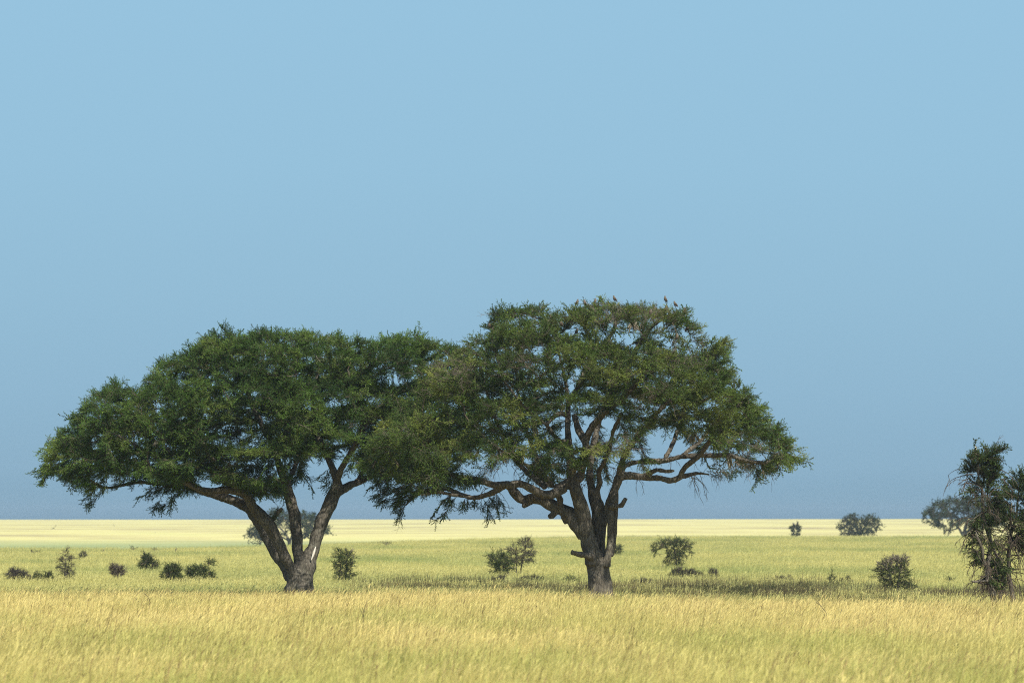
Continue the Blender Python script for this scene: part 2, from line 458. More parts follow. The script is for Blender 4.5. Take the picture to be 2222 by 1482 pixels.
# crown volume: plan ellipse x dome, filled with flattened clumps
def crown_points(rng, top, bot, cx, half, Wd, Y, nclump, per, gaps, csize=(.85, .85, .38), shell=.62, edge_clear=0.0, sep=.6, thin=()):
    tx, ty = np.array(top, float).T; bx, by = np.array(bot, float).T
    out, cen = [], []
    lo, hi = tx[0], tx[-1]
    tries = 0
    while len(cen) < nclump and tries < nclump * 60:
        tries += 1
        px = rng.uniform(lo, hi); k = (px - cx) / half
        if abs(k) >= 1: continue
        w = Wd * math.sqrt(1 - k * k)
        if rng.random() > w / Wd * .85 + .15: continue
        d = rng.uniform(-1, 1)
        t = np.interp(px, tx, ty); b = np.interp(px, bx, by)
        m = mpp(Y)
        hgt = (b - t)
        if hgt < 6: continue
        topd = b - hgt * math.sqrt(max(0.0, 1 - .82 * d * d))
        u = rng.random()
        v = 1 - (u ** 2.2) * .9 if rng.random() < shell else rng.random()
        row = b + (topd - b) * v
        if any((px - g[0]) ** 2 / g[2] ** 2 + (row - g[1]) ** 2 / (g[3] if len(g) > 3 else g[2]) ** 2 < 1 for g in gaps): continue
        c = P(px, row, Y) + np.array((0, d * w, 0))
        if any(np.linalg.norm((c - o) * np.array((1, 1, 1.7))) < csize[0] * sep for o in cen): continue
        cen.append(c)
        s = np.array(csize) * rng.uniform(.7, 1.25)
        # keep clumps inside the traced edge
        up = max(.12, (row - t) * m); s[2] = min(s[2], up * .8 + .05)
        g = rng.normal(size=(per, 3)); g /= np.maximum(1, np.linalg.norm(g, axis=1, keepdims=True) / 1.6); pts = c + g * s * .6
        out.append(pts)
    A = np.concatenate(out)
    # project back, remove what leaves the traced outline or enters gaps
    D = A - np.array((0, 0, EYE)); f = D[:, 1] * CP + D[:, 2] * SP; upv = -D[:, 1] * SP + D[:, 2] * CP
    px = 1111 + F * D[:, 0] / f; row = 741 - F * upv / f
    ok = (row > np.interp(px, tx, ty) + 6 + edge_clear) & (px > lo) & (px < hi) & (row < np.interp(px, bx, by) + 6)
    for g in gaps:
        ok &= ((px - g[0]) ** 2 / g[2] ** 2 + (row - g[1]) ** 2 / (g[3] if len(g) > 3 else g[2]) ** 2) > .8
    for g in thin:
        ok &= (((px - g[0]) / g[2]) ** 2 + ((row - g[1]) / g[3]) ** 2 > 1) | (rng.random(len(px)) > g[4])
    return A[ok]

def plant(name, label, cat, Y, base, limbs, attr, rng, group=None, step=.26, kill=.40, tip=.007, leaf_r=.02,
          nspray=2, slen=.5, templates=SPR, droop_below=None, bare_frac=0.0, bare_fn=None, mats=None, voxel=.035, up=.3,
          grow_from=0.0, centre=None, parts=('trunk', 'crown'), jitter=.22, extra_twigs=None, sides=12, wob=.25, tips_only=False, bare_scale=.9, flat=1.0, bare_mat=None):
    """one tree or shrub: root Empty > trunk (limbs), crown (branchlets + leaves)"""
    leafm, twigm, barkm = mats
    bz = P(base[0], base[1], Y); origin = np.array((bz[0], Y, gz(bz[0], Y) - .02))
    root = root_empty(name, origin, label, cat, group)
    nodes = []
    for pl in limbs:
        w = catmull(limb_world(pl, Y), step * .9)
        nodes.append(w)
    W = np.concatenate(nodes)
    seed = W[W[:, 2] >= origin[2] + grow_from]
    pos, par = colonise(seed[:, :3], attr, rng, step, kill, jitter)
    rad, haschild = pipe_radii(pos, par, tip)
    grown = par >= 0
    idx = np.where(grown)[0]
    ns = len(seed)
    # a branch never gets thicker than the limb it leaves
    lim = np.full(len(pos), 9.0); lim[:ns] = np.maximum(seed[:, 3], tip)
    for i in idx: lim[i] = min(lim[par[i]] * .94, 9.); 
    rad = np.minimum(rad, np.maximum(lim, tip))
    me = fuse_limbs(name + '_' + parts[0], limbs, Y, origin, voxel, wob, sides)
    link(parts[0], me, barkm, root)
    bag = Bag()
    pr = np.where(par[idx] < ns, np.minimum(rad[par[idx]], rad[idx] * 1.35), rad[par[idx]])
    thick = rad[idx] > .03
    for sel, sd in ((thick, 6), (~thick, 4)):
        V, Q = prisms(pos[par[idx[sel]]], pos[idx[sel]], pr[sel], rad[idx[sel]], sd)
        bag.add(V, Q, mat=1)
    # leaves
    act = idx[(rad[idx] < leaf_r)]
    cen = np.mean(attr, axis=0) if centre is None else np.asarray(centre)
    zz = attr[:, 2]; zl = np.percentile(zz, 12) if droop_below is None else droop_below
    Pp, Dd, Ll = [], [], []
    for k in range(nspray):
        bdir = pos[act] - pos[par[act]]; bdir /= np.maximum(np.linalg.norm(bdir, axis=1, keepdims=True), 1e-9)
        o = (pos[act] - cen) * np.array((1, 1, 1.6)); o /= np.maximum(np.linalg.norm(o, axis=1, keepdims=True), 1e-9)
        d = bdir * .7 + o * .65 + rng.normal(size=(len(act), 3)) * .34
        d[:, 2] = d[:, 2] * flat + np.where(pos[act, 2] < zl, -.5, up)
        t = rng.random((len(act), 1))
        Pp.append(pos[act] * t + pos[par[act]] * (1 - t)); Dd.append(d); Ll.append(slen * rng.uniform(.6, 1.25, len(act)))
    tips = idx[~haschild[idx]]
    bdir = pos[tips] - pos[par[tips]]
    Pp.append(pos[tips]); Dd.append(bdir / np.maximum(np.linalg.norm(bdir, axis=1, keepdims=True), 1e-9) + rng.normal(size=(len(tips), 3)) * .2); Ll.append(slen * rng.uniform(.8, 1.35, len(tips)) * np.where(rng.random(len(tips)) < .35, 1.5, 1))
    Pp, Dd, Ll = np.concatenate(Pp), np.concatenate(Dd), np.concatenate(Ll)
    isb = rng.random(len(Pp)) < bare_frac
    if bare_fn is not None:
        isb |= bare_fn(Pp, rng)
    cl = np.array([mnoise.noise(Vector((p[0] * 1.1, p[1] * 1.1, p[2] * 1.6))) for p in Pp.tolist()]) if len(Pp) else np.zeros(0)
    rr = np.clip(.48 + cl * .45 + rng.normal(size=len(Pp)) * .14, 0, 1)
    g = ~isb
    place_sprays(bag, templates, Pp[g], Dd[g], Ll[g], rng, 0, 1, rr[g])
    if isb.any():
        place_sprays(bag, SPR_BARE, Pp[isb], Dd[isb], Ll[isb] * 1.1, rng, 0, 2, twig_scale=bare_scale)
    if extra_twigs is not None:
        for (V, Q, mt) in extra_twigs(pos, rad): bag.add(V, Q, mat=mt)
    if bag.n:
        cm = bag.mesh(name + '_' + parts[1], origin)
        link(parts[1], cm, [leafm, twigm, bare_mat or M_twigG], root)
    return root, origin, pos, rad

def droop_twigs(rng, starts, length, out=.5, forks=4, r0=.011):
    """thin dead twigs that arch out from their start and hang down, forking"""
    E0, E1, A, B = [], [], [], []
    def run(p, d, ln, r, lev):
        n = 5
        for k in range(n):
            d = d + np.array((0, 0, -.28)) + rng.normal(size=3) * .16; d /= np.linalg.norm(d)
            q = p + d * ln / n
            E0.append(p); E1.append(q); A.append(r * (1 - .14 * k)); B.append(r * (1 - .14 * (k + 1)))
            if lev > 0 and rng.random() < .75:
                run(q, d + rng.normal(size=3) * .6, ln * rng.uniform(.25, .5), r * .65, lev - 1)
            p = q
    for s in starts:
        a = rng.uniform(0, 2 * math.pi)
        run(np.asarray(s, float), np.array((math.cos(a) * out, math.sin(a) * out, rng.uniform(-.2, .5))), length * rng.uniform(.6, 1.2), r0, 1)
    return prisms(np.array(E0), np.array(E1), np.array(A), np.array(B), 3)

#@@TREES@@
# ------------------------------------------------------------------ the two big acacias
YL, YR = 121.0, 110.0
topL = [(92,1022),(104,972),(130,925),(165,892),(212,842),(265,825),(330,812),(345,780),(410,744),(480,706),(550,714),(605,706),(640,716),(700,719),(790,725),(890,717),(930,727),(1000,742),(1040,800)]
botL = [(92,1035),(110,1040),(165,1046),(190,1062),(222,1050),(320,1048),(345,1076),(365,1052),(390,1080),(410,1046),(440,1026),(480,1032),(520,1044),(560,1052),(585,1072),(620,1046),(680,1034),(705,1046),(720,1000),(760,996),(800,1036),(880,1046),(1000,1040),(1040,960)]
gapsL = [(738,1005,26,32),(795,880,26,22),(830,845,16),(690,1015,22,26),(760,935,14,20),(560,905,14),(470,905,16,10),(600,1010,14,10)]
rg0 = np.random.default_rng(7)
gapsL += [(150,890,16,14),(240,836,16,10),(337,788,12,16),(398,746,14,10),(470,716,10,10),(665,722,20,8),(775,732,16,8),(118,945,12,14)]
gapsL += [(rg0.uniform(150, 900), rg0.uniform(780, 1000), rg0.uniform(8, 15), rg0.uniform(6, 11)) for _ in range(34)]
limbsL = [
 [(650,1345,0,36),(650,1300,0,31),(649,1266,0,27.5),(648,1250,0,25),(647,1238,0,21),(647,1228,0,12)],
 [(615,1345,.1,14),(633,1290,0,19),(637,1260,0,17),(632,1245,.1,12)],
 [(688,1345,-.2,12),(669,1285,-.1,16),(662,1250,0,18)],
 [(634,1252,.15,16),(619,1228,.3,13.5),(600,1202,.45,12.5),(583,1175,.7,12.5),(567,1150,.9,13),(550,1125,1.0,12.5),(535,1103,1.2,11.5),(500,1086,1.4,10.5),(455,1072,1.7,9),(410,1058,1.9,7.5),(365,1036,2.1,6),(310,1015,2.3,4.6),(250,1000,2.5,3.4)],
 [(410,1058,1.9,5.2),(350,1050,1.4,4.8),(290,1046,1.0,4),(225,1058,.7,3.2),(190,1040,.5,2.6)],
 [(641,1252,-.1,16),(633,1234,-.2,11.5),(622,1212,-.3,11.5),(611,1188,-.45,12.5),(600,1160,-.6,13),(585,1137,-.8,13),(567,1116,-.9,12.5),(550,1094,-1.1,10.5),(538,1072,-1.3,9),(500,1064,-1.6,8.5),(455,1066,-2.0,7.5),(415,1046,-2.4,6.5),(385,1018,-2.8,5.6),(340,985,-3.2,4.5),(280,950,-3.6,3.5)],
 [(545,1086,-1.1,7.7),(528,1062,-1.4,6.5),(512,1048,-1.8,5.6),(490,1020,-2.4,4.7),(465,980,-3.0,4.3),(440,930,-3.4,3.4)],
 [(560,1112,1.0,7.7),(520,1075,1.6,6.9),(470,1040,2.4,6.0),(420,1000,3.0,5.2),(370,940,3.4,4.3),(330,880,3.5,3.4)],
 [(652,1250,0,14),(650,1232,.05,11.5),(647,1212,.05,11.5),(645,1182,.1,11.5),(642,1137,.15,12.5),(631,1092,.2,12),(620,1055,.2,11),(608,1015,.1,8.2),(592,970,0,6.9),(570,925,-.1,6.0),(545,870,-.2,5.2),(520,800,-.3,3.9)],
 [(622,1050,.2,6.0),(636,1012,1.0,5.6),(640,960,1.9,5.2),(630,900,2.7,4.3),(610,830,3.0,3.4)],
 [(612,1040,.1,5.2),(585,1058,-.6,4.3),(555,1070,-1.0,3.0),(530,1040,-1.5,2.6)],
 [(600,1000,.1,5.2),(620,960,-1.0,5.2),(635,910,-2.0,4.3),(650,850,-2.8,3.4),(655,790,-3,2.6)],
 [(660,1248,0,20),(671,1212,.05,17),(682,1182,.1,14),(694,1140,.1,14),(711,1102,.1,15),(724,1075,.1,14.5),(731,1052,.1,11.2),(727,1030,.2,8.2),(710,995,.4,7.3),(695,960,.6,6.5),(680,915,.8,5.6),(675,860,1.0,4.7),(690,790,1.1,3.4)],
 [(729,1052,.1,8.6),(740,1020,-.3,6.9),(762,985,-.8,6.0),(786,945,-1.3,5.6),(790,905,-1.6,5.2),(782,870,-1.9,4.3),(760,810,-2.2,3.4)],
 [(786,945,-1.3,4.7),(806,905,-.8,4.3),(830,878,-.3,3.9),(870,840,.2,3.0)],
 [(734,1066,.1,10.3),(758,1054,.4,8.6),(782,1042,.8,7.3),(812,1026,1.4,6.5),(850,1000,2,5.6),(890,960,2.4,4.7),(920,900,2.6,3.9)],
 [(770,1050,.5,5.2),(785,1020,1.2,4.7),(805,980,2.0,4.3),(830,920,2.8,3.9),(850,850,3.0,3.0)],
 [(596,1126,-.6,6.0),(606,1112,-.8,4.7),(616,1103,-.9,4.3)],
]
rng = np.random.default_rng(11)
attrL = crown_points(rng, topL, botL, 550, 500, 5.6, YL, 250, 36, gapsL, (.98, .98, .22), .80, 8, 1.0)
MT_L = (M_leafL, M_twig, M_bark)
def hang(rng, tuples, Y):      # drooping sprigs of attractors below the crown
    out = []
    for px, r0, r1, dz in tuples:
        for t in np.linspace(0, 1, 6):
            out.append(P(px + rng.normal() * 5, r0 + (r1 - r0) * t, Y) + np.array((0, dz, 0)) + rng.normal(size=3) * .06)
    return np.array(out)
attrL = np.vstack([attrL] + [P(a[0], a[1], YL) + np.array((0, a[5], 0)) + np.clip(rng.normal(size=(a[4], 3)), -1.6, 1.6) * .62 * np.array((a[2] * mpp(YL), a[6], a[3] * mpp(YL))) for a in
    [(330,905,60,14,70,-4.6,.9),(400,925,60,14,70,-4.9,.9),(280,935,60,13,60,-4.2,.9),(450,960,60,13,60,-4.8,.9),(620,985,40,13,50,-3.2,.7),(540,985,50,12,50,-4.2,.8),(640,850,50,12,60,-4.4,.9),(600,780,60,12,60,-3.6,.9)]])
attrL = np.vstack([attrL, hang(rng, [(190,1050,1098,.6),(180,1045,1080,.8),(225,1050,1062,.5),(345,1050,1102,-1.2),(335,1045,1085,-1.4),(382,1050,1108,-1.6),(395,1045,1098,-1.7),(590,1050,1090,-.7),(575,1050,1075,-.9),(605,1060,1085,-.5),(705,1015,1055,0),(696,1010,1040,.3),(95,1020,1048,.3)], YL)])
treeL, orgL, posL, radL = plant('acacia_tree', 'broad low-domed acacia with four forking trunks, standing beside its taller neighbour', 'tree',
    YL, (650, 1320), limbsL, attrL, rng, 'two large acacias', step=.27, kill=.34, tip=.0065, leaf_r=.0155, nspray=5, slen=.45, flat=.6,
    mats=MT_L, grow_from=2.6, bare_frac=.03, up=.22, voxel=.034)

topR = [(785,985),(800,950),(830,905),(880,860),(930,800),(965,765),(1000,738),(1060,716),(1072,668),(1130,662),(1185,667),(1235,652),(1330,645),(1410,662),(1445,650),(1490,676),(1494,700),(1510,734),(1560,730),(1583,742),(1592,800),(1604,848),(1636,864),(1690,900),(1712,955),(1738,986)]
botR = [(785,1010),(820,1090),(870,1104),(900,1070),(1000,1052),(1040,1048),(1065,1080),(1100,1035),(1170,1028),(1250,1045),(1330,1028),(1370,1018),(1400,1000),(1440,985),(1500,978),(1560,1005),(1600,1000),(1640,1018),(1692,1010),(1738,994)]
gapsR = [(1195,888,24,16),(1215,925,22,18),(1262,965,13,26),(1345,862,16,22),(1438,945,36,16),(1432,988,50,16),(1420,742,32,13),(1385,760,18,10),(1500,850,20,10),(1262,720,20,10),(1480,915,22,10),(1545,775,22,12),(1330,955,10,20),(1170,1000,14),(1105,1000,12,8),(1585,835,14,10)]
gapsR += [(1085,735,14,10),(1025,742,14,8),(1480,745,26,8),(1560,790,22,8),(1625,858,14,8),(1668,915,18,10),(1190,672,16,7),(1285,660,12,6)]
gapsR += [(rg0.uniform(880, 1640), rg0.uniform(720, 1010), rg0.uniform(8, 16), rg0.uniform(6, 11)) for _ in range(44)]
limbsR = [
 [(1304,1350,0,27.0),(1304,1310,0,24.0),(1302,1284,0,21.5),(1299,1255,0,20.5),(1295,1228,0,19.0),(1290,1212,0,16.0)],
 [(1278,1345,-.1,12.0),(1287,1300,-.1,13.0),(1290,1260,-.1,14.0),(1285,1225,0,15.0)],
 [(1332,1340,.1,9.0),(1321,1290,0,10.0),(1314,1250,0,12.0),(1313,1225,0,11.0)],
 [(1289,1225,0,20.0),(1281,1190,-.05,19.0),(1274,1160,-.1,17.5),(1268,1130,-.15,16.0),(1262,1105,-.2,15.2),(1255,1082,-.25,14.5),(1247,1063,-.3,14.5),(1242,1050,-.2,12.0)],
 [(1266,1165,0,12.0),(1252,1140,0,15.0),(1238,1118,.1,16.0),(1215,1105,.2,13.9),(1192,1094,.3,13.0),(1168,1082,.4,11.3),(1150,1082,.4,10.9),(1135,1085,.4,9.7),(1120,1074,.3,10.1),(1104,1056,.2,8.4),(1085,1048,0,5.9)],
 [(1150,1086,.4,9.2),(1140,1094,.3,7.6),(1134,1101,.3,4.2)],
 [(1208,1108,.2,8.4),(1197,1118,.2,8.0),(1190,1122,.2,5.0)],
 [(1225,1058,-.4,10.9),(1200,1072,-.6,9.7),(1178,1074,-.8,9.2),(1152,1060,-1.0,8.8),(1130,1050,-1.1,8.4),(1100,1053,-1.3,8.0),(1072,1053,-1.5,7.6),(1047,1046,-1.7,7.1),(1024,1042,-1.9,6.7),(996,1036,-2.2,5.9),(960,1022,-2.8,5.0),(920,1000,-3.4,4.2),(880,960,-3.8,3.4)],
 [(1095,1056,-.9,6.7),(1060,1072,-.6,5.9),(1028,1080,-.2,5.5),(999,1072,.1,5.0),(969,1060,.4,5.0),(935,1064,.8,5.0),(905,1071,1.0,4.6),(890,1082,1.0,3.4),(878,1096,1.0,2.5)],
 [(1010,1077,.0,3.8),(980,1073,-.4,3.8),(950,1068,-.8,3.4),(915,1074,-1,2.9)],
 [(969,1060,.4,4.2),(930,1045,1.4,4.6),(890,1030,2.2,4.2),(850,1005,2.8,3.8),(820,975,3,2.9)],
 [(1184,1058,.1,6.7),(1160,1038,.5,6.3),(1140,1020,.9,5.9),(1110,985,1.3,5.0),(1085,930,1.6,4.6),(1060,860,1.8,3.8),(1040,790,1.8,2.9)],
 [(1190,1052,.3,5.9),(1176,1030,1.0,5.5),(1170,1000,1.8,5.0),(1150,950,2.6,4.6),(1130,880,3.2,3.8),(1120,790,3.4,2.9)],
 [(1200,1055,.2,5.0),(1182,1033,-.6,4.6),(1160,1022,-1.4,4.2),(1120,1000,-2.2,4.2),(1070,970,-3.2,3.8),(1020,920,-3.8,3.4)],
 [(1213,1106,.1,6.7),(1216,1085,0,6.7),(1207,1066,-.1,6.7),(1212,1052,-.2,7.6)],
 [(1217,1058,-.2,10.9),(1233,1048,-.2,11.8),(1250,1040,-.2,13.0),(1262,1034,-.1,9.0)],
 [(1243,1046,-.2,11.0),(1238,1010,-.2,9.0),(1235,965,-.2,7.1),(1232,925,-.2,6.7),(1232,880,.2,5.5),(1228,830,.5,4.2),(1215,770,.8,3.4),(1205,710,1,2.5)],
 [(1232,880,-.2,5.0),(1256,835,.6,5.5),(1285,775,1.2,5.0),(1330,720,1.6,4.5),(1345,680,1.7,3.5)],
 [(1258,1040,-.1,9.0),(1266,1005,-.3,8.0),(1271,980,-.5,8.0),(1270,956,-.6,8.5),(1255,936,-.5,7.5),(1246,900,-.3,6.0)],
 [(1270,956,-.6,8.0),(1280,935,-.8,8.0),(1296,912,-1.1,7.5),(1318,890,-1.4,7.0),(1343,872,-1.7,6.5),(1358,856,-2.0,6.0),(1390,820,-2.6,5.0),(1420,770,-3.0,4.0)],
 [(1237,955,-.2,6.0),(1215,958,-.7,5.0),(1200,945,-1.1,4.6),(1186,926,-1.5,4.2),(1166,912,-1.9,3.8),(1130,880,-2.6,3.4),(1090,830,-3.2,2.9)],
 [(1186,926,-1.5,3.8),(1194,912,-1.3,5.0),(1214,900,-1.0,5.5),(1235,905,-.6,5.0)],
 [(1308,1220,.35,12.0),(1305,1180,.4,11.0),(1302,1150,.4,13.0),(1299,1120,.4,15.0),(1294,1095,.4,16.0),(1288,1080,.4,13.0),(1284,1055,.45,9.0),(1280,1020,.6,8.0),(1290,960,1.2,7.0),(1310,890,2.0,6.0),(1340,810,2.8,5.0),(1370,740,3.0,3.5)],
 [(1298,1088,.4,9.0),(1296,1065,.3,6.5),(1303,1045,.2,6.0),(1300,1026,.1,5.5),(1318,985,-.6,5.0),(1328,940,-1.2,4.5),(1345,900,-1.8,4.0)],
 [(1315,1228,-.1,12.0),(1320,1205,-.15,8.5),(1324,1170,-.2,7.2),(1324,1140,-.2,7.0),(1324,1112,-.2,7.0),(1327,1090,-.15,7.0),(1334,1068,-.1,7.5)],
 [(1311,1220,.1,7.0),(1309,1180,.15,5.0),(1314,1130,.15,5.0),(1317,1095,.1,5.5),(1326,1075,0,7.0),(1336,1058,0,8.5),(1340,1044,0,9.0),(1344,1036,0,9.5),(1360,1032,.1,8.5),(1390,1034,.2,8.0),(1418,1037,.3,7.0),(1436,1037,.3,6.5),(1455,1043,.3,6.5),(1474,1037,.3,6.0),(1494,1031,.4,4.5),(1518,1026,.5,3.5),(1542,1029,.6,2.5)],
 [(1325,1206,.3,6.0),(1333,1177,.4,6.5),(1335,1140,.4,6.2),(1336,1100,.3,6.5),(1336,1062,.1,7.0)],
 [(1476,1036,.3,6.0),(1487,1014,.2,6.0),(1507,998,.1,6.0),(1520,986,0,6.0),(1532,966,-.3,5.5),(1556,930,-.8,5.0),(1590,890,-1.2,4.2),(1620,860,-1.4,3.0)],
 [(1344,1036,0,8.0),(1354,1014,.2,6.0),(1378,1003,.4,5.5),(1412,1000,.5,6.0),(1441,999,.5,6.0),(1478,991,.5,6.2),(1517,988,.4,6.0),(1555,988,.2,5.5),(1585,988,0,5.2),(1606,996,-.2,4.8),(1631,1002,-.3,4.5),(1662,1003,-.4,4.0),(1700,985,-.5,3.0)],
 [(1395,1034,.2,6.0),(1410,1026,0,5.5),(1425,1020,-.2,5.0),(1445,1023,-.3,4.5),(1462,1021,-.4,3.0)],
 [(1344,1030,0,7.0),(1352,990,-.9,6.0),(1380,950,-1.9,5.5),(1420,900,-2.8,5.0),(1470,850,-3.4,4.0)],
 [(1441,999,.5,5.0),(1465,960,1.3,5.0),(1485,905,2.0,4.8),(1500,850,2.4,4.5),(1520,790,2.4,3.5)],
 [(1478,991,.5,4.5),(1530,950,1.5,4.5),(1570,900,2.0,4.0),(1610,880,2.0,3.0)],
 [(1500,850,2.4,4.0),(1490,870,1.0,4.0),(1520,872,.2,4.0),(1560,850,-.3,3.0)],
 [(1310,890,2,5.0),(1360,800,1.0,5.0),(1400,725,.6,5.0),(1440,690,.4,4.0),(1470,680,.2,3.0)],
 [(1322,1099,-.3,7.0),(1336,1098,-.4,5.5),(1347,1096,-.45,5.5),(1353,1088,-.5,5.0),(1357,1080,-.5,4.5)],
 [(1284,1207,-.3,10.0),(1268,1204,-.5,6.5),(1252,1201,-.6,6.0),(1238,1197,-.7,5.0)],
 [(1218,1120,.1,3.0),(1223,1130,.1,3.0),(1228,1137,.1,2.0)],
]
rng = np.random.default_rng(23)
attrR = crown_points(rng, topR, botR, 1262, 492, 5.4, YR, 160, 28, gapsR, (1.0, 1.0, .28),  .70, 12, .80, [(1320, 945, 150, 80, .55), (1150, 960, 90, 60, .3), (1420, 730, 70, 50, .4)])
def blob(Y, px, row, rx, ry, n, dz, dep):
    g = rng.normal(size=(n, 3)); g /= np.maximum(1, np.linalg.norm(g, axis=1, keepdims=True) / 1.6)
    return P(px, row, Y) + np.array((0, dz, 0)) + g * np.array((rx * mpp(Y), dep, ry * mpp(Y))) * .62
attrR = np.vstack([attrR] + [blob(YR, *a) for a in [(1440,698,42,14,70,0,.8),(1466,706,24,22,50,-.4,.6),(1335,680,60,10,80,.2,.9),(1390,680,40,12,50,.3,.8),(1258,686,34,10,50,0,.8),(1292,680,36,12,40,-.5,.8),(1140,682,50,10,50,0,.9),(1095,690,24,18,40,0,.8),(1548,750,34,9,50,0,.5),(905,960,42,22,80,-4.0,.8),(930,985,40,18,60,-4.2,.8),(1250,800,50,16,60,-4.4,.8),(1390,800,50,16,70,-4.2,.8)]])
attrR = np.vstack([attrR, hang(rng, [(868,1085,1122,1),(858,1080,1110,.8),(828,1075,1096,.6),(965,1062,1112,.2),(970,1065,1100,0),(1062,1075,1122,-.4),(1075,1070,1128,-.3),(1050,1075,1105,-.2),(1085,1072,1110,-.5),(1003,1075,1105,.1),(1025,1075,1100,.1),(1640,1005,1040,-.3),(1735,980,992,0),(1570,728,740,0),(1545,735,745,0)], YR)])
# bird perches on the crown (px, row of the feet, dz, facing, lean, label)
birds = [
 (1253,658,0,1,.35,'small brown bird at the left end of the topmost twigs of the taller acacia'),
 (1268,659,0,-1,.15,'plump buff bird, second from the left along the topmost crown edge'),
 (1292,656,0,1,.2,'small buff bird half hidden in leaves between two perches of the top edge'),
 (1333,650,0,-1,.45,'brown bird perched on the highest bare twigs in the middle of the crown top'),
 (1443,651,0,-1,.2,'upright brown bird on the highest leafy tuft at the right of the crown top'),
 (1465,662,0,-1,.55,'brown bird leaning down the slope beside the highest leafy tuft'),
 (1487,680,0,1,.1,'large pale brown bird alone on a bare twig jutting into the sky'),
 (1443,676,-1.2,1,.15,'buff bird sitting in leaves straight below the highest leafy tuft'),
 (1409,684,-1.2,1,.3,'buff bird against grey bare twigs left of the highest leafy tuft'),
 (1491,716,-.2,1,.25,'orange-brown bird at the outer right edge of the upper crown above thin bare twigs'),
 (1465,738,-1.6,1,.1,'small buff bird low at the lower right corner of the upper crown'),
 (1250,727,-1.6,1,.3,'pale cream bird in front of dark hollow of the upper crown'),
 (1215,710,-1.8,-1,.15,'buff bird in bright green leaves on the left shoulder of the crown'),
 (1061,708,-.2,-1,.1,'brown bird perched alone on the low left step of the crown edge'),
 (1391,792,-3.2,1,.1,'cream bird among yellow-green leaves in the middle of the crown'),
 (1428,813,-3.0,1,.15,'brown bird low in the crown beside a dark gap of branches'),
]
perch = np.array([P(b[0], b[1] + 3, YR) + np.array((0, b[2], 0)) for b in birds])
bare_pts = [(1090,1015,70,40),(1330,690,70,45),(1420,700,60,45),(1590,1000,90,50),(1390,870,50,70),(1340,950,90,70),(1000,800,80,50),(1480,760,60,50),(1150,780,60,40)]
def bareR(Pp, rg):
    D = Pp - np.array((0, 0, EYE)); px = 1111 + F * D[:, 0] / D[:, 1]; row = HOR - F * D[:, 2] / D[:, 1]
    pr = np.full(len(Pp), .06)
    for x, y, a, b in bare_pts:
        pr = np.maximum(pr, .55 * np.exp(-((px - x) / a) ** 2 - ((row - y) / b) ** 2))
    return rg.random(len(Pp)) < pr
def twigsR(pos, rad):
    out = []
    # thin twig carrying each bird
    for p in perch:
        d = np.linalg.norm(pos - p, axis=1); i = d.argmin()
        mid = (pos[i] + p) / 2 + np.array((.02, 0, .03))
        q = p + np.array((.10, 0, .02))
        V, Q = prisms([pos[i], mid, p], [mid, p, q], [.016, .013, .010], [.013, .010, .006], 4); out.append((V, Q, 1))
    st = [P(px, row, YR) + np.array((0, dz, 0)) for px, row, dz in
          [(1500,1030,.4),(1506,1029,.4),(1512,1028,.4),(1520,1027,.5),(1535,1022,.4),(1550,1010,0),(1560,1005,0),(1575,1005,0),(1592,1002,-.1),(1610,1005,-.2),(1640,1008,-.3),(1648,1010,-.3),(1655,1012,-.3),(1690,1005,-.4),(1370,1036,.1),(1385,1040,.1),(1352,1040,0),
           (1100,1000,-1.5),(1075,1005,-2),(1060,1010,-2),(1085,1018,-2),(1110,1012,-1.5),(1045,1015,-2.2),(1120,1020,-1.4),(1060,1060,-1),(1078,1062,-.8),(1260,1050,-.6),(1275,1045,-.6),(1330,1015,-.5),(1310,1020,-.6),(1415,995,0),(1450,985,0),(1480,985,0),(1250,1000,-.8),(1290,1000,-.8)]]
    rg = np.random.default_rng(77)
    V, Q = droop_twigs(rg, st + st, .75, .5, r0=.012); out.append((V, Q, 2))
    V, Q = droop_twigs(rg, [P(1500,1036,YR) + np.array((0,.4,0)), P(1503,1034,YR) + np.array((0,.4,0)), P(1645,1008,YR), P(1652,1010,YR)], 1.1, .3, r0=.015); out.append((V, Q, 2))
    return out
MT_R = (M_leafR, M_twig, M_barkR)
treeR, orgR, posR, radR = plant('acacia_tree', 'taller acacia with a thick furrowed trunk, broken branch stubs and birds on its crown', 'tree',
    YR, (1302, 1330), limbsR, attrR, rng, 'two large acacias', step=.25, kill=.32, tip=.0065, leaf_r=.0155, nspray=5, slen=.43, flat=.7,
    mats=MT_R, grow_from=2.7, up=.2, bare_fn=bareR, extra_twigs=twigsR, voxel=.032)

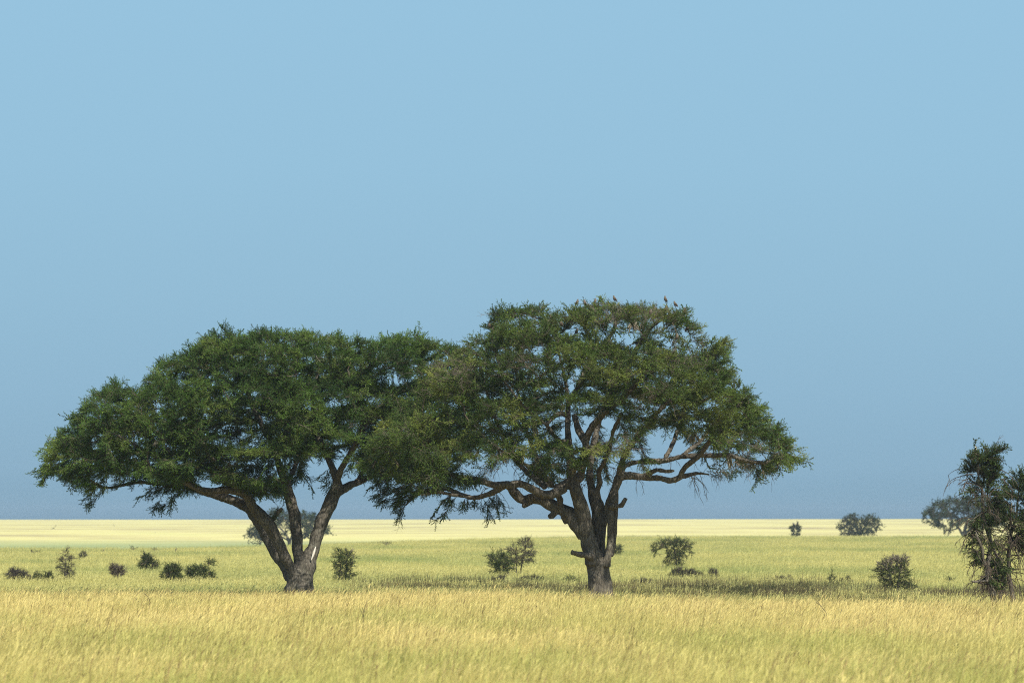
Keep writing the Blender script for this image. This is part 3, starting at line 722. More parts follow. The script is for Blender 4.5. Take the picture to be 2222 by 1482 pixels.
# bare wood wound on the right-hand trunk of the left tree, beard lichen in both crowns
def blade_patch(name, pts, Y, dz, thick, mat, root, org):
    bag = Bag(); w = catmull(limb_world([(a, b, dz if len(c) < 1 else dz, r) for a, b, r, *c in pts], Y), .05)
    V, Q, T = tube(w[:, :3], w[:, 3], 8)
    V = V.copy(); V[:, 1] = (V[:, 1] - Y - dz) * thick + Y + dz
    bag.add(V, Q, T); return link(name, bag.mesh(name, org, True), mat, root)
blade_patch('bare_wood_scar', [(686,1186,.8),(683,1196,2.4),(680,1205,2.2),(676,1216,.8)], YL, -.34, .5, M_scar, treeL, orgL)
rng = np.random.default_rng(3)
def lichen(px, row, Y, dz, h, w, root, org):
    bag = Bag(); p = P(px, row, Y) + np.array((0, dz, 0)); hh = h * mpp(Y); ww = w * mpp(Y)
    for k in range(16):
        a = p + np.array((rng.normal() * ww * .4, rng.normal() * .04, rng.uniform(0, .3) * hh))
        b = a + np.array((rng.normal() * ww * .35, rng.normal() * .04, -hh * rng.uniform(.35, .7))); c = b + np.array((rng.normal() * ww * .25, 0, -hh * rng.uniform(.1, .4)))
        V, Q = prisms([a, b], [b, c], [ww * .10, ww * .16], [ww * .16, ww * .03], 4); bag.add(V, Q)
    link('hanging_lichen', bag.mesh('hanging_lichen', org), M_lichen, root)
for a in [(430,1006,-3.9,14,5),(449,1010,-3.9,12,7),(370,965,-4.6,16,10),(392,978,-4.6,14,5),(612,988,-2.6,16,6),(632,985,-2.4,12,6),(260,985,-3.4,12,8)]:
    lichen(a[0], a[1], YL, a[2], a[3], a[4], treeL, orgL)
for a in [(1155,915,-3.6,26,7),(1160,938,-3.6,22,8),(1134,985,-2.6,26,9),(1218,885,-3.0,22,6),(1578,996,-1.2,28,9),(1602,970,-1.6,20,10),(1500,950,-1.8,20,12),(1250,1010,-1.6,24,14),(1370,710,-2.2,20,12),(1322,838,-4.0,16,12)]:
    lichen(a[0], a[1], YR, a[2], a[3], a[4], treeR, orgR)

# ------------------------------------------------------------------ birds
M_bird = plain_mat('feather_buff', (.10, .088, .07), (.165, .142, .11), 30)
M_wing = plain_mat('feather_brown', (.07, .05, .035), (.13, .09, .06), 40)
M_white = plain_mat('feather_white', (.6, .57, .5), (.75, .72, .66), 30)
M_black = plain_mat('feather_black', (.02, .02, .02), (.05, .05, .05), 30)
M_beak = plain_mat('beak_horn', (.05, .04, .035), (.1, .08, .06), 30)
def lathe_spine(pts, rad, flat=1.0, sides=12):
    V, Q, T = tube(np.array(pts), np.array(rad), sides)
    V = V.copy(); V[:, 1] *= flat
    return V, Q, T
def bird_meshes(body_m):
    prof = [(-.215, -.02, .012), (-.17, -.01, .020), (-.11, .005, .030), (-.06, .02, .052), (-.01, .035, .068), (.035, .052, .070), (.07, .075, .058), (.088, .10, .043), (.098, .122, .041), (.108, .142, .036), (.114, .157, .020), (.116, .162, .006)]
    pts = np.array([(a, 0, b) for a, b, r in prof]); rad = [r for a, b, r in prof]
    V, Q, T = lathe_spine(pts, rad, .92)
    V[:len(prof[0:3]) * 12, 2] = V[:36, 2] * .55      # flat tail
    b = Bag(); b.add(V, Q, T); body = b.mesh('bird_body', smooth_sh=True); body.materials.append(body_m)
    wings = []
    for s in (-1, 1):
        pr = [(-.15, s * .022, .012, .006), (-.10, s * .048, .018, .022), (-.03, s * .066, .038, .036), (.03, s * .066, .058, .034), (.065, s * .052, .075, .012)]
        V, Q, T = tube(np.array([(a, b_, c) for a, b_, c, r in pr]), [r for *_, r in pr], 10)
        V[:, 1] = (V[:, 1] - s * .05) * .38 + s * .056
        g = Bag(); g.add(V, Q, T); me = g.mesh('bird_wing', smooth_sh=True); me.materials.append(M_wing); wings.append(me)
    V, Q, T = tube(np.array([(.128, 0, .126), (.15, 0, .122), (.172, 0, .114)]), [.013, .009, .002], 8)
    g = Bag(); g.add(V, Q, T); beak = g.mesh('bird_beak', smooth_sh=True); beak.materials.append(M_beak)
    g = Bag()
    for s in (-1, 1):
        V, Q = prisms([(.01, s * .022, -.02), (.012, s * .022, -.062)], [(.012, s * .022, -.062), (.05, s * .026, -.066)], [.008, .006], [.006, .004], 5); g.add(V, Q)
    legs = g.mesh('bird_legs'); legs.materials.append(M_beak)
    return body, wings, beak, legs
BM = bird_meshes(M_bird); BM_W = bird_meshes(M_white); BM_K = bird_meshes(M_black)
def put_bird(loc, face, lean, label, size=1.0, meshes=BM, group='birds perched in the taller acacia'):
    r = root_empty('bird', (loc[0], loc[1], loc[2] + .066 * size), label, 'bird', group)
    yaw = (0 if face > 0 else math.pi) + (-.6 if face > 0 else .6)
    r.rotation_euler = (0, lean - .95, yaw); r.scale = (size,) * 3
    for nm, me in (('body', meshes[0]), ('wing', meshes[1][0]), ('wing', meshes[1][1]), ('beak', meshes[2]), ('leg_pair', meshes[3])):
        o = bpy.data.objects.new(nm, me); C.objects.link(o); o.parent = r
for b, p in zip(birds, perch):
    put_bird(p, b[3], b[4], b[5], 1.0 if 'large' in b[5] else .72)
# ------------------------------------------------------------------ smaller trees and shrubs
def ell(rng, Y, px, row, rx, ry, n, dz=0.0, depth=None, hollow=0.0):
    m = mpp(Y); c = P(px, row, Y) + np.array((0, dz, 0))
    v = rng.normal(size=(n, 3)); v /= np.linalg.norm(v, axis=1, keepdims=True)
    r = (hollow + (1 - hollow) * rng.random(n)) ** (1 / 2.2)
    r *= np.where(rng.random(n) < .16, rng.uniform(1, 1.5, n), 1)
    r *= .82 + .5 * np.array([mnoise.noise(Vector((q[0] * 2.2 + px, q[1] * 2.2, q[2] * 2.2 + row))) for q in v.tolist()])
    return c + v * r[:, None] * np.array((rx * m, (depth or rx * .9) * m, ry * m))

def shrub(name, label, px, base_row, clumps, style='green', seed=0, cat='shrub', group='shrubs on the plain', stems=None, Y=None, density=1.5, spray=.22, stem_r=1.6, extra=None, up=.15, nspray=3, dens_step=1.0, bare_fn=None):
    rng = np.random.default_rng(1000 + seed)
    Y = Y or solveY(px, base_row, .12)
    m = mpp(Y)
    top = min(c[1] - c[3] for c in clumps); H = (base_row - top) * m
    gb = P(px, base_row, Y); gzv = gz(gb[0], Y)
    brow = HOR + (EYE - gzv) * F / Y + 2              # true foot row
    density *= {'dead': .7, 'red': .34}.get(style, 1)
    attr = np.concatenate([ell(rng, Y, c[0], c[1], c[2], c[3], int(c[4] * density), hollow=.25) for c in clumps])
    attr = attr[attr[:, 2] > gzv + .05]
    limbs = []
    if stems is None:
        for c in clumps:
            for k in range(2 if c[2] > 12 else 1):
                ox = rng.normal() * c[2] * .18
                limbs.append([(px + ox * .5, brow + 3, rng.normal() * .05, stem_r), (px + (c[0] - px) * .45 + ox, base_row + (c[1] - base_row) * .5, rng.normal() * .12, stem_r * .8), (c[0] + ox * 1.4, c[1], rng.normal() * .15, stem_r * .5)])
    else:
        limbs = [[(a, b, 0, r) for a, b, r in s] for s in stems]
    st = max(.05, H / 18 * dens_step)
    mats = {'green': (M_leafS, M_twig, M_dead), 'grey': (M_leafG, M_twigG, M_dead), 'dead': (M_leafG, M_dead, M_dead), 'red': (M_leafG, M_red, M_red), 'vine': (M_leafV, M_twig, M_dead), 'deaddark': (M_leafG, M_dead, M_dead)}[style]
    bf = {'green': .06, 'grey': .3, 'dead': 1.0, 'red': 1.0, 'vine': .05, 'deaddark': 1.0}[style]
    tmpl = SPR_SPIKE
    return plant(name, label, cat, Y, (px, base_row), limbs, attr, rng, group, step=st, kill=st * 1.2, tip=.0075, leaf_r=.035, bare_scale=2.4,
                 nspray=nspray, slen=max(.16, H * spray), templates=tmpl, bare_frac=bf, mats=mats, voxel=max(.012, min(.03, stem_r * m * .8)),
                 up=up, bare_mat={'dead': M_dead, 'red': M_red, 'grey': M_twig}.get(style), parts=('stems', 'foliage' if bf < 1 else 'twigs'), sides=7, wob=.8, extra_twigs=extra, droop_below=-9, bare_fn=bare_fn)

def drooper(starts, ln, seed, mat=2, out=.8, r0=.012):
    def f(pos, rad):
        Y = float(np.median(pos[:, 1])); rg = np.random.default_rng(seed)
        V, Q = droop_twigs(rg, [P(a, b, Y) + np.array((0, rg.normal() * .12, 0)) for a, b in starts], ln, out, r0=r0)
        return [(V, Q, mat)]
    return f
def above(row_px, soft):
    def f(Pp, rg):
        row = HOR - F * (Pp[:, 2] - EYE) / Pp[:, 1]
        return rg.random(len(Pp)) < 1 / (1 + np.exp((row - row_px) / soft))
    return f
shrub('dead_shrub', 'grey leafless tangle of a shrub at the far left edge of the grass', 42, 1268, [(40,1250,26,16,130),(30,1243,14,10,50),(60,1256,10,8,40)], 'dead', 1)
shrub('low_shrub', 'low sprawling green shrub with two raised tips beside the grey leafless tangle', 96, 1268, [(94,1256,26,10,120),(80,1246,5,9,20),(105,1248,9,9,40)], 'green', 2)
shrub('thorn_shrub', 'tall narrow grey-green shrub with dead side twigs left of the reddish leafless sapling', 143, 1266, [(144,1200,8,10,40),(145,1213,16,10,70),(141,1228,18,9,80),(147,1240,15,10,70),(146,1253,15,8,60)], 'grey', 3, spray=.12,
      extra=drooper([(155,1215),(158,1222),(150,1235),(135,1222),(133,1235),(160,1212)], .7, 9))
shrub('sapling', 'tiny bushy-topped sapling with a bare slanting stem beyond the tall narrow shrub', 177, 1218, [(180,1203,8,6,60)], 'grey', 4, stems=[[(174,1222,1.4),(175,1212,1.1),(179,1204,.8)],[(184,1210,.7),(181,1204,.6)]])
shrub('leafless_sapling', 'reddish leafless sapling with a thin forked crown standing alone in the grass', 257, 1268, [(253,1236,13,11,130),(264,1240,7,8,50),(245,1233,7,8,50)], 'red', 5, stems=[[(259,1276,1.8),(256,1255,1.5),(253,1240,1.0)],[(256,1255,1.2),(266,1242,.8)]])
shrub('leaning_shrub', 'mop-headed green shrub on a bare stem leaning right, above the other left shrubs', 337, 1246, [(320,1218,17,14,130),(332,1226,12,10,60),(312,1226,9,9,40)], 'green', 6, stems=[[(338,1250,1.7),(336,1240,1.5),(330,1228,1.2),(322,1218,.9)],[(337,1242,1.2),(342,1232,.9),(343,1224,.6)],[(322,1220,.9),(304,1240,.8),(288,1268,.8)]])
shrub('spiky_shrub', 'dark spiky round shrub between the leaning mop-head and the two-tufted shrub', 372, 1272, [(373,1237,18,13,110),(373,1253,22,14,140),(392,1258,8,8,30),(355,1266,12,5,30)], 'green', 7)
shrub('tufted_shrub', 'bright green rounded shrub with a second small tuft raised at its right', 432, 1268, [(430,1248,24,16,170),(434,1238,14,8,60),(455,1250,10,10,50),(454,1222,8,6,40)], 'green', 8)
shrub('tall_shrub', 'tall narrow green shrub with one long bare twig arching right of the left acacia', 747, 1272, [(748,1206,22,14,190),(745,1225,24,16,240),(748,1245,22,14,200),(746,1258,16,8,90)], 'green', 9, spray=.13, stem_r=2.2,
      stems=[[(745,1282,2.2),(742,1250,1.8),(738,1220,1.2),(735,1200,.8)],[(748,1282,2.2),(750,1250,1.8),(752,1220,1.4),(755,1200,.8)],[(752,1282,1.8),(758,1250,1.5),(764,1225,1.2),(768,1205,1.0),(774,1196,.8),(784,1189,.5)]])
shrub('bushy_sapling', 'shorter of two close saplings, round dark head on a short stem', 1085, 1256, [(1084,1215,22,15,150),(1090,1228,22,14,110)], 'green', 10, stems=[[(1086,1266,1.8),(1085,1240,1.5),(1083,1218,1)],[(1090,1264,1.3),(1092,1238,1.1),(1095,1225,.7)]], nspray=2)
shrub('bushy_sapling', 'taller of two close saplings, feathery dark crown on two bare stems', 1128, 1254, [(1140,1180,20,14,130),(1115,1195,17,13,100),(1140,1205,24,18,200),(1125,1215,22,10,90)], 'grey', 11, stems=[[(1120,1264,1.7),(1121,1235,1.4),(1120,1205,1),(1115,1195,.8)],[(1129,1264,1.9),(1131,1235,1.6),(1136,1205,1.2),(1140,1180,.9)]], spray=.11)
shrub('wispy_shrub', 'thin wispy shrub with a few arching twigs just left of the thick trunk', 1240, 1274, [(1238,1258,20,10,60),(1248,1262,12,8,60),(1228,1268,10,6,30)], 'green', 12, density=.9, nspray=2)
shrub('umbrella_shrub', 'umbrella-shaped shrub with drooping leafy sides on a short stem right of the thick trunk', 1468, 1238, [(1460,1179,38,12,300),(1423,1190,10,18,110),(1494,1190,9,16,110),(1465,1200,24,16,200),(1448,1218,9,16,80),(1474,1220,11,16,90)], 'green', 13, stems=[[(1470,1248,2),(1468,1220,1.8),(1464,1195,1.4),(1455,1182,1)],[(1466,1200,1.2),(1485,1186,.9)],[(1464,1198,1.2),(1435,1186,.8)]], spray=.12, up=-.25)
shrub('twiggy_sapling', 'green leafy twigs showing behind the right side of the thick trunk', 1338, 1212, [(1336,1195,10,10,60),(1343,1190,8,8,30)], 'green', 15, stems=[[(1330,1226,1.2),(1333,1205,1),(1338,1194,.6)]])
shrub('dark_bush', 'low spreading dark bush beneath the umbrella-shaped shrub', 1486, 1262, [(1484,1245,30,14,170),(1510,1250,22,10,90),(1460,1252,16,8,50)], 'grey', 14)

shrub('half_dead_bush', 'rounded bush, dead grey twigs above green leaves, left of the tall thicket trees', 1942, 1294,
      [(1922,1232,24,20,150),(1950,1224,26,20,150),(1938,1250,40,24,260),(1940,1278,46,13,240),(1968,1272,22,16,130),(1960,1245,12,20,90)], 'green', 16, spray=.10, stem_r=2.2, bare_fn=above(1224, 7), density=2.4, nspray=4)
M2 = (M_leafV, M_twig, M_dead)
# low dark bushes along the dip behind the big trees
low = [(1018,1270,22,8,'grey','small dark low bush left of the two close saplings'),
       (1082,1272,24,13,'dead','brown dry low bush under the shorter of the two saplings'),
       (1150,1270,36,12,'grey','wide dark low bush at the foot of the taller sapling'),
       (800,1274,18,7,'grey','little dark tuft of a bush right of the tall narrow green shrub'),
       (1548,1262,11,16,'dead','upright dark brush-like bush right of the low bush under the umbrella shrub'),
       (1703,1270,24,12,'dead','brown dry low bush alone in the middle of the dark strip at right'),
       (1806,1272,9,15,'green','small upright dark green bush in the dark strip left of the half dead bush'),
       (1836,1272,18,11,'grey','low dark bush beside the small upright one in the dark strip'),
       (1395,1276,22,12,'dead','low brown bush right of the thick trunk foot'),
       (2062,1270,11,10,'green','small green bush between the half dead bush and the thicket trees')]
for k, (px, row, w, h, stl, lb) in enumerate(low):
    shrub('low_bush', lb, px, row, [(px, row - h * .8, w * .9, h, int(60 + w * 3)), (px - w * .4, row - h * .6, w * .5, h * .7, 30)], stl, 40 + k, group='low bushes along the dip', spray=.26)

# ---- thicket trees at the right edge
rng = np.random.default_rng(41)
YV = 106.0
aV = np.concatenate([ell(rng, YV, *a) for a in [(2138,1006,34,26,300),(2118,992,14,12,60),(2160,984,16,12,90),(2170,978,6,6,10),(2182,986,6,2,4),(2140,1032,30,26,230),(2130,1085,14,24,100),(2148,1140,14,26,100),(2120,1200,10,18,40),(2125,1130,12,22,60),(2140,1108,16,22,90),(2152,1182,16,22,90),(2132,1060,28,20,70),(2160,1095,18,24,40),(2108,1010,18,30,90),(2128,1165,14,24,40),(2162,1222,26,20,110),(2165,1110,16,24,24),(2150,1252,30,14,60)]])
lV = [[(2160,1345,0,9),(2157,1300,0,7.6),(2150,1270,0,6.8),(2142,1240,0,6.1),(2147,1205,.05,5.6),(2150,1175,.1,4.9),(2143,1150,.1,4.3),(2135,1120,.1,3.9),(2132,1090,0,3.6),(2130,1060,0,3.3),(2124,1040,-.1,2.5),(2116,1015,-.2,1.9)],
      [(2130,1060,0,2.9),(2138,1030,.1,2.3),(2140,1000,.1,1.7),(2150,985,.1,1.2)],
      [(2178,1345,.3,5.4),(2174,1300,.3,4.7),(2180,1262,.3,3.7),(2176,1230,.35,3.2),(2160,1190,.4,3.3),(2152,1150,.5,3.2),(2149,1100,.5,3.0),(2147,1060,.4,2.6),(2148,1030,.3,2.2),(2155,1000,.3,1.4)],
      [(2142,1238,0,3.6),(2133,1215,-.2,3.2),(2128,1190,-.3,2.9),(2118,1165,-.4,2.3),(2112,1150,-.4,1.6)],
      [(2148,1262,0,3.6),(2135,1260,-.15,3.2),(2118,1262,-.25,2.7),(2104,1260,-.3,1.6)],[(2120,1262,-.25,1.9),(2135,1250,-.3,1.6),(2148,1238,-.3,1.2)],
      [(2138,1110,0,1.6),(2120,1118,-.3,1.4),(2105,1128,-.4,1.2),(2095,1122,-.4,0.7)]]
stV = [(2120,1148),(2115,1150),(2110,1152),(2105,1160),(2098,1165),(2125,1165),(2128,1180),(2130,1195),(2120,1200),(2118,1215),(2133,1215),(2140,1225),(2112,1262),(2122,1263),(2130,1264),(2140,1262),(2155,1255),(2165,1240),(2170,1230),(2150,1215),(2160,1200),(2145,1105),(2125,1115),(2110,1125),(2100,1020),(2095,1030),(2105,1040),(2110,1050),(2098,1045),(2115,1060),(2170,1020),(2175,1040),(2172,1060),(2165,1075),(2170,1085),(2120,1080),(2110,1090),(2150,1290),(2165,1280)]
plant('thicket_tree', 'tall slender thicket tree with leafy top and drooping dead twigs, uncut by the frame', 'tree', YV, (2160, 1330), lV, aV, rng, 'tall thicket trees at the edge',
      step=.13, kill=.18, tip=.006, leaf_r=.016, nspray=6, slen=.30, templates=SPR_V, bare_scale=1.2, bare_frac=.16, mats=(M_leafV, M_twig, M_barkR), voxel=.022, up=.25, grow_from=.8, sides=9,
      extra_twigs=drooper(stV * 2 + stV[:30] + [(2148,1200),(2140,1180),(2155,1160),(2150,1270),(2140,1275),(2160,1265),(2135,1250)] * 3, .85, 4, 1, .7, .017))
aV2 = np.concatenate([ell(rng, YV + 1.2, *a) for a in [(2214,1052,20,26,200),(2203,1085,26,28,240),(2225,1060,24,34,200),(2200,1120,26,24,180),(2225,1125,28,34,200),(2203,1032,4,10,20),(2219,1030,5,10,24),(2188,1075,10,10,40),(2190,1130,16,16,60),(2220,1170,30,16,60),(2245,1090,24,50,150),(2250,1040,16,20,80)]])
lV2 = [[(2200,1345,0,6.5),(2198,1300,0,5.8),(2190,1255,0,5.0),(2188,1220,0,4.3),(2190,1180,0,4.0),(2196,1150,0,3.6),(2205,1120,0,3.2),(2210,1080,.1,2.4),(2214,1050,.1,1.6)],
       [(2190,1180,0,3.2),(2205,1165,.2,3.2),(2225,1145,.4,2.9),(2240,1110,.5,2.4),(2248,1070,.5,1.7)],[(2196,1150,0,2.2),(2190,1120,-.3,1.9),(2192,1090,-.4,1.4)]]
stV2 = [(2185,1165),(2190,1160),(2196,1165),(2202,1168),(2208,1170),(2214,1165),(2220,1165),(2226,1160),(2232,1160),(2195,1180),(2205,1185),(2188,1190),(2215,1180),(2225,1180),(2185,1205),(2195,1215),(2180,1250),(2190,1240),(2205,1150),(2178,1150),(2170,1255),(2185,1260),(2200,1235),(2212,1205)]
plant('thicket_tree', 'tree cut off by the right edge, dense green above a curtain of hanging dead twigs', 'tree', YV + 1.2, (2196, 1330), lV2, aV2, rng, 'tall thicket trees at the edge',
      step=.14, kill=.19, tip=.006, leaf_r=.017, nspray=6, slen=.30, templates=SPR_V, bare_scale=1.2, bare_frac=.10, mats=(M_leafV, M_twig, M_barkR), voxel=.022, up=.25, grow_from=.8, sides=9,
      extra_twigs=drooper(stV2 * 4, 1.0, 8, 1, .6, .017))
put_bird(P(2118, 979, YV), 1, .1, 'black and white bird perched on top of the slender thicket tree', .62, BM_W, None)

# ---- trees far out on the plain
def far_tree(label, Y, base, limbs, top, bot, cx, half, Wd, seed, ncl, gaps=(), cs=(1.5, 1.5, .8), step=.7, slen=1.0, shell=.6):
    rng = np.random.default_rng(seed)
    A = crown_points(rng, top, bot, cx, half, Wd, Y, ncl, 14, gaps, cs, shell, -2)
    return plant('distant_tree', label, 'tree', Y, base, limbs, A, rng, 'trees far out on the plain', step=step, kill=step * 1.3, tip=.03, leaf_r=.085, nspray=4, slen=slen,
                 templates=SPR_FAR, mats=(M_leafF, M_twig, M_bark), voxel=.12, up=.1, grow_from=1.2, sides=8, wob=.3, droop_below=-99)
far_tree('hazy flat-topped tree seen behind the trunks of the low-domed acacia', 640, (629, 1184), [[(629,1196,0,5),(628,1180,0,4),(624,1165,0,3),(610,1148,1,2),(590,1135,2,1.4)],[(629,1180,0,3.2),(634,1162,-.5,2.6),(645,1142,-1,2)],[(630,1170,0,2.6),(655,1160,1,2.2),(680,1148,2,1.6)],[(627,1172,0,2.4),(600,1160,-2,2),(570,1150,-3,1.4)]],
    [(537,1150),(552,1128),(575,1108),(605,1101),(640,1104),(672,1106),(690,1118),(705,1138),(716,1152)], [(537,1158),(552,1170),(580,1168),(605,1160),(628,1150),(655,1160),(690,1158),(705,1156),(716,1155)], 627, 94, 8, 5, 90, [(612,1150,10,8),(640,1160,8,6),(655,1150,8,6)])
far_tree('hazy grey-green bushy tree alone on the horizon right of the big acacias', 640, (1864, 1163), [[(1863,1176,0,3.6),(1863,1162,0,2.8),(1860,1148,0,2.2),(1848,1135,.5,1.6)],[(1863,1160,0,2.4),(1875,1145,0,2),(1888,1130,0,1.4)],[(1862,1158,0,2),(1845,1150,-1,1.4),(1832,1142,-1,1)],[(1864,1160,0,2),(1885,1152,1,1.4),(1900,1140,1,1)]],
    [(1818,1142),(1828,1122),(1840,1113),(1858,1114),(1868,1124),(1880,1114),(1897,1114),(1908,1122),(1912,1135)], [(1818,1146),(1830,1162),(1850,1160),(1864,1150),(1880,1158),(1900,1156),(1912,1140)], 1865, 49, 4.2, 6, 75, [(1868,1120,4,5),(1855,1150,4,4),(1880,1146,4,4)], (1.0, 1.0, .7), .5, .7, .4)
far_tree('dark hazy broad tree partly hidden behind the thicket trees', 620, (2092, 1158), [[(2092,1176,0,5),(2093,1160,0,4.4),(2095,1145,0,3.4),(2100,1130,.5,2.4)],[(2090,1162,0,3.6),(2080,1146,-.5,2.8),(2065,1134,-1,2)],[(2078,1146,-.5,2),(2060,1150,-1,1.6),(2048,1147,-1,1)],[(2094,1158,0,3),(2115,1142,.5,2.4),(2140,1130,1,1.6)]],
    [(2002,1116),(2012,1100),(2040,1080),(2060,1075),(2075,1080),(2100,1074),(2140,1080),(2170,1100),(2185,1120)], [(2002,1122),(2015,1140),(2045,1144),(2070,1140),(2090,1128),(2120,1138),(2160,1142),(2185,1126)], 2094, 96, 7.5, 7, 120, [(2075,1120,4,5),(2050,1112,4,3)])
rng = np.random.default_rng(8)
Yb = 640.0
aB = np.concatenate([ell(rng, Yb, *a) for a in [(1722,1148,8,8,160),(1731,1147,7,9,160),(1717,1145,4,3,30),(1722,1159,5,5,60),(1730,1157,6,5,40)]])
plant('distant_shrub', 'hazy ragged bush with two dark birds on top, on the far plain', 'shrub', Yb, (1722, 1162), [[(1721,1176,0,2),(1722,1160,0,1.6),(1724,1148,0,1)],[(1729,1176,0,1.2),(1730,1160,0,1),(1731,1148,0,.7)]], aB, rng, 'trees far out on the plain',
      step=.16, kill=.2, tip=.012, leaf_r=.06, nspray=4, slen=.42, templates=SPR_FAR, mats=(M_leafF, M_twig, M_bark), voxel=.06, grow_from=.6, sides=6, droop_below=-99)
put_bird(P(1722, 1141, Yb), -1, .5, 'dark bird hunched at the left on the hazy far bush', 2.6, BM_K, 'birds on the far bush')
put_bird(P(1731, 1138.5, Yb), 1, .1, 'dark bird standing upright at the right on the hazy far bush', 2.6, BM_K, 'birds on the far bush')

# ---- little shrubs near the edge of the middle field and far out
crest = [(75,1199,26,3,'grey','faint low patch of a bush at the far left of the grass edge'),(224,1196,13,4,'grey','small round hazy bush left of the flat-topped one at the grass edge'),(289,1193,22,6,'grey','flat-topped dark hazy bush, largest of the row at the grass edge'),(336,1193,20,3,'grey','low flat hazy bush right of the flat-topped one'),(382,1196,6,8,'red','tiny upright tree with brown stem, right end of the row at the grass edge'),(838,1182,22,5,'grey','low wide bush far behind, between the two big trees')]
for k, (px, row, w, h, stl, lb) in enumerate(crest):
    Yc = solveY(px, row, .45, 250, 420)
    rg = np.random.default_rng(60 + k)
    A = ell(rg, Yc, px, row - h * .9, w * .55, h * .8, 90)
    plant('distant_shrub', lb, 'shrub', Yc, (px, row), [[(px, row + 8, 0, 1.0), (px, row, 0, .9), (px + 1, row - h, 0, .6)], [(px, row, 0, .7), (px + w * .3, row - h, .2, .4)], [(px, row, 0, .7), (px - w * .3, row - h, -.2, .4)]], A, rg, 'small shrubs at the grass edge',
          step=.2, kill=.28, tip=.012, leaf_r=.05, nspray=2, slen=.3, templates=SPR_SPIKE, mats=(M_leafG if stl == 'grey' else M_leafS, M_twig, M_red), voxel=.018, grow_from=.1, sides=6, droop_below=-99)
for k, (px, row, w, h, lb) in enumerate([(118,1147,6,3,'dark speck of a bush on the far pale plain, leftmost'),(248,1142,5,3,'dark speck of a bush close under the horizon at left'),(337,1155,5,2.2,'faint bush speck low on the far pale plain, above the hazy shrub row')]):
    Yc = solveY(px, row, .1, 620, 1900); rg = np.random.default_rng(90 + k)
    A = ell(rg, Yc, px, row - h * .7, w * .5, h * .6, 40)
    plant('distant_shrub', lb, 'shrub', Yc, (px, row), [[(px, row + 1, 0, .5), (px, row - h * .5, 0, .4), (px + .3, row - h, 0, .3)]], A, rg, 'specks of bush on the far plain', step=.3, kill=.4, tip=.04, leaf_r=.2, nspray=2, slen=.5, templates=SPR_FAR, mats=(M_leafF, M_twig, M_bark), voxel=.05, sides=6, droop_below=-99)

# ---- dry weeds standing in the near grass
for k, (px, row, h, lb) in enumerate([(318,1345,46,'dark dry forked weed standing in the straw grass at left'),(372,1338,40,'dry weed with spreading thin arms right of the dark forked weed'),(800,1385,40,'thin dark weed stalk in the grass below the gap of the two big trees'),(1800,1372,46,'dark knotted weed stalk in the near grass at right'),(1395,1330,26,'short dark weed in the straw grass below the thick trunk, to its right'),(1985,1325,22,'small branching dark weed in the grass under the half dead bush')]):
    Yw = solveY(px, row, .15, 45, 110); rg = np.random.default_rng(120 + k); m = mpp(Yw)
    b0 = P(px, row, Yw); b0[2] = gz(b0[0], Yw); tip_z = P(px, row - h, Yw)[2]
    E0, E1, R0 = [], [], []
    def grow(p, d, ln, r, lev):
        n = 4
        for q in range(n):
            d = d + rg.normal(size=3) * .12; d = d / np.linalg.norm(d); e = p + d * ln / n
            E0.append(p); E1.append(e); R0.append(r)
            if lev and q > 0 and rg.random() < .7: grow(e, d + rg.normal(size=3) * .45, ln * .5, r * .7, lev - 1)
            p = e
    grow(b0, np.array((.1 * rg.normal(), 0, 1.)), tip_z - b0[2], .014, 2)
    grow(b0, np.array((.2 * rg.normal(), 0, 1.)), (tip_z - b0[2]) * .8, .012, 1)
    V, Q = prisms(E0, E1, np.array(R0), np.array(R0) * .7, 4); bag = Bag(); bag.add(V, Q)
    o = link('dry_weed', bag.mesh('dry_weed', b0), M_dead); o.location = b0.tolist(); tag(o, lb, 'weed', 'dry weeds in the near grass')
# ------------------------------------------------------------------ ground sheet
def ground_sheet():
    ys = np.concatenate([np.arange(-60, 30, 10.), np.arange(30, 160, 1.5), np.arange(160, 480, 4.), np.arange(480, 1000, 12.), np.arange(1000, 2300, 25.)])
    us = np.linspace(-1, 1, 181)
    X = us[None, :] * (60 + .36 * np.maximum(ys, 0))[:, None]; Yg = np.broadcast_to(ys[:, None], X.shape)
    Z = ground(X, Yg)
    V = np.stack([X, Yg, Z], -1).reshape(-1, 3); n, m = X.shape
    i = (np.arange(n - 1)[:, None] * m + np.arange(m - 1)[None]).ravel()
    Q = np.stack([i, i + 1, i + m + 1, i + m], 1)
    return mk_mesh('ground', V, Q, smooth_sh=True)

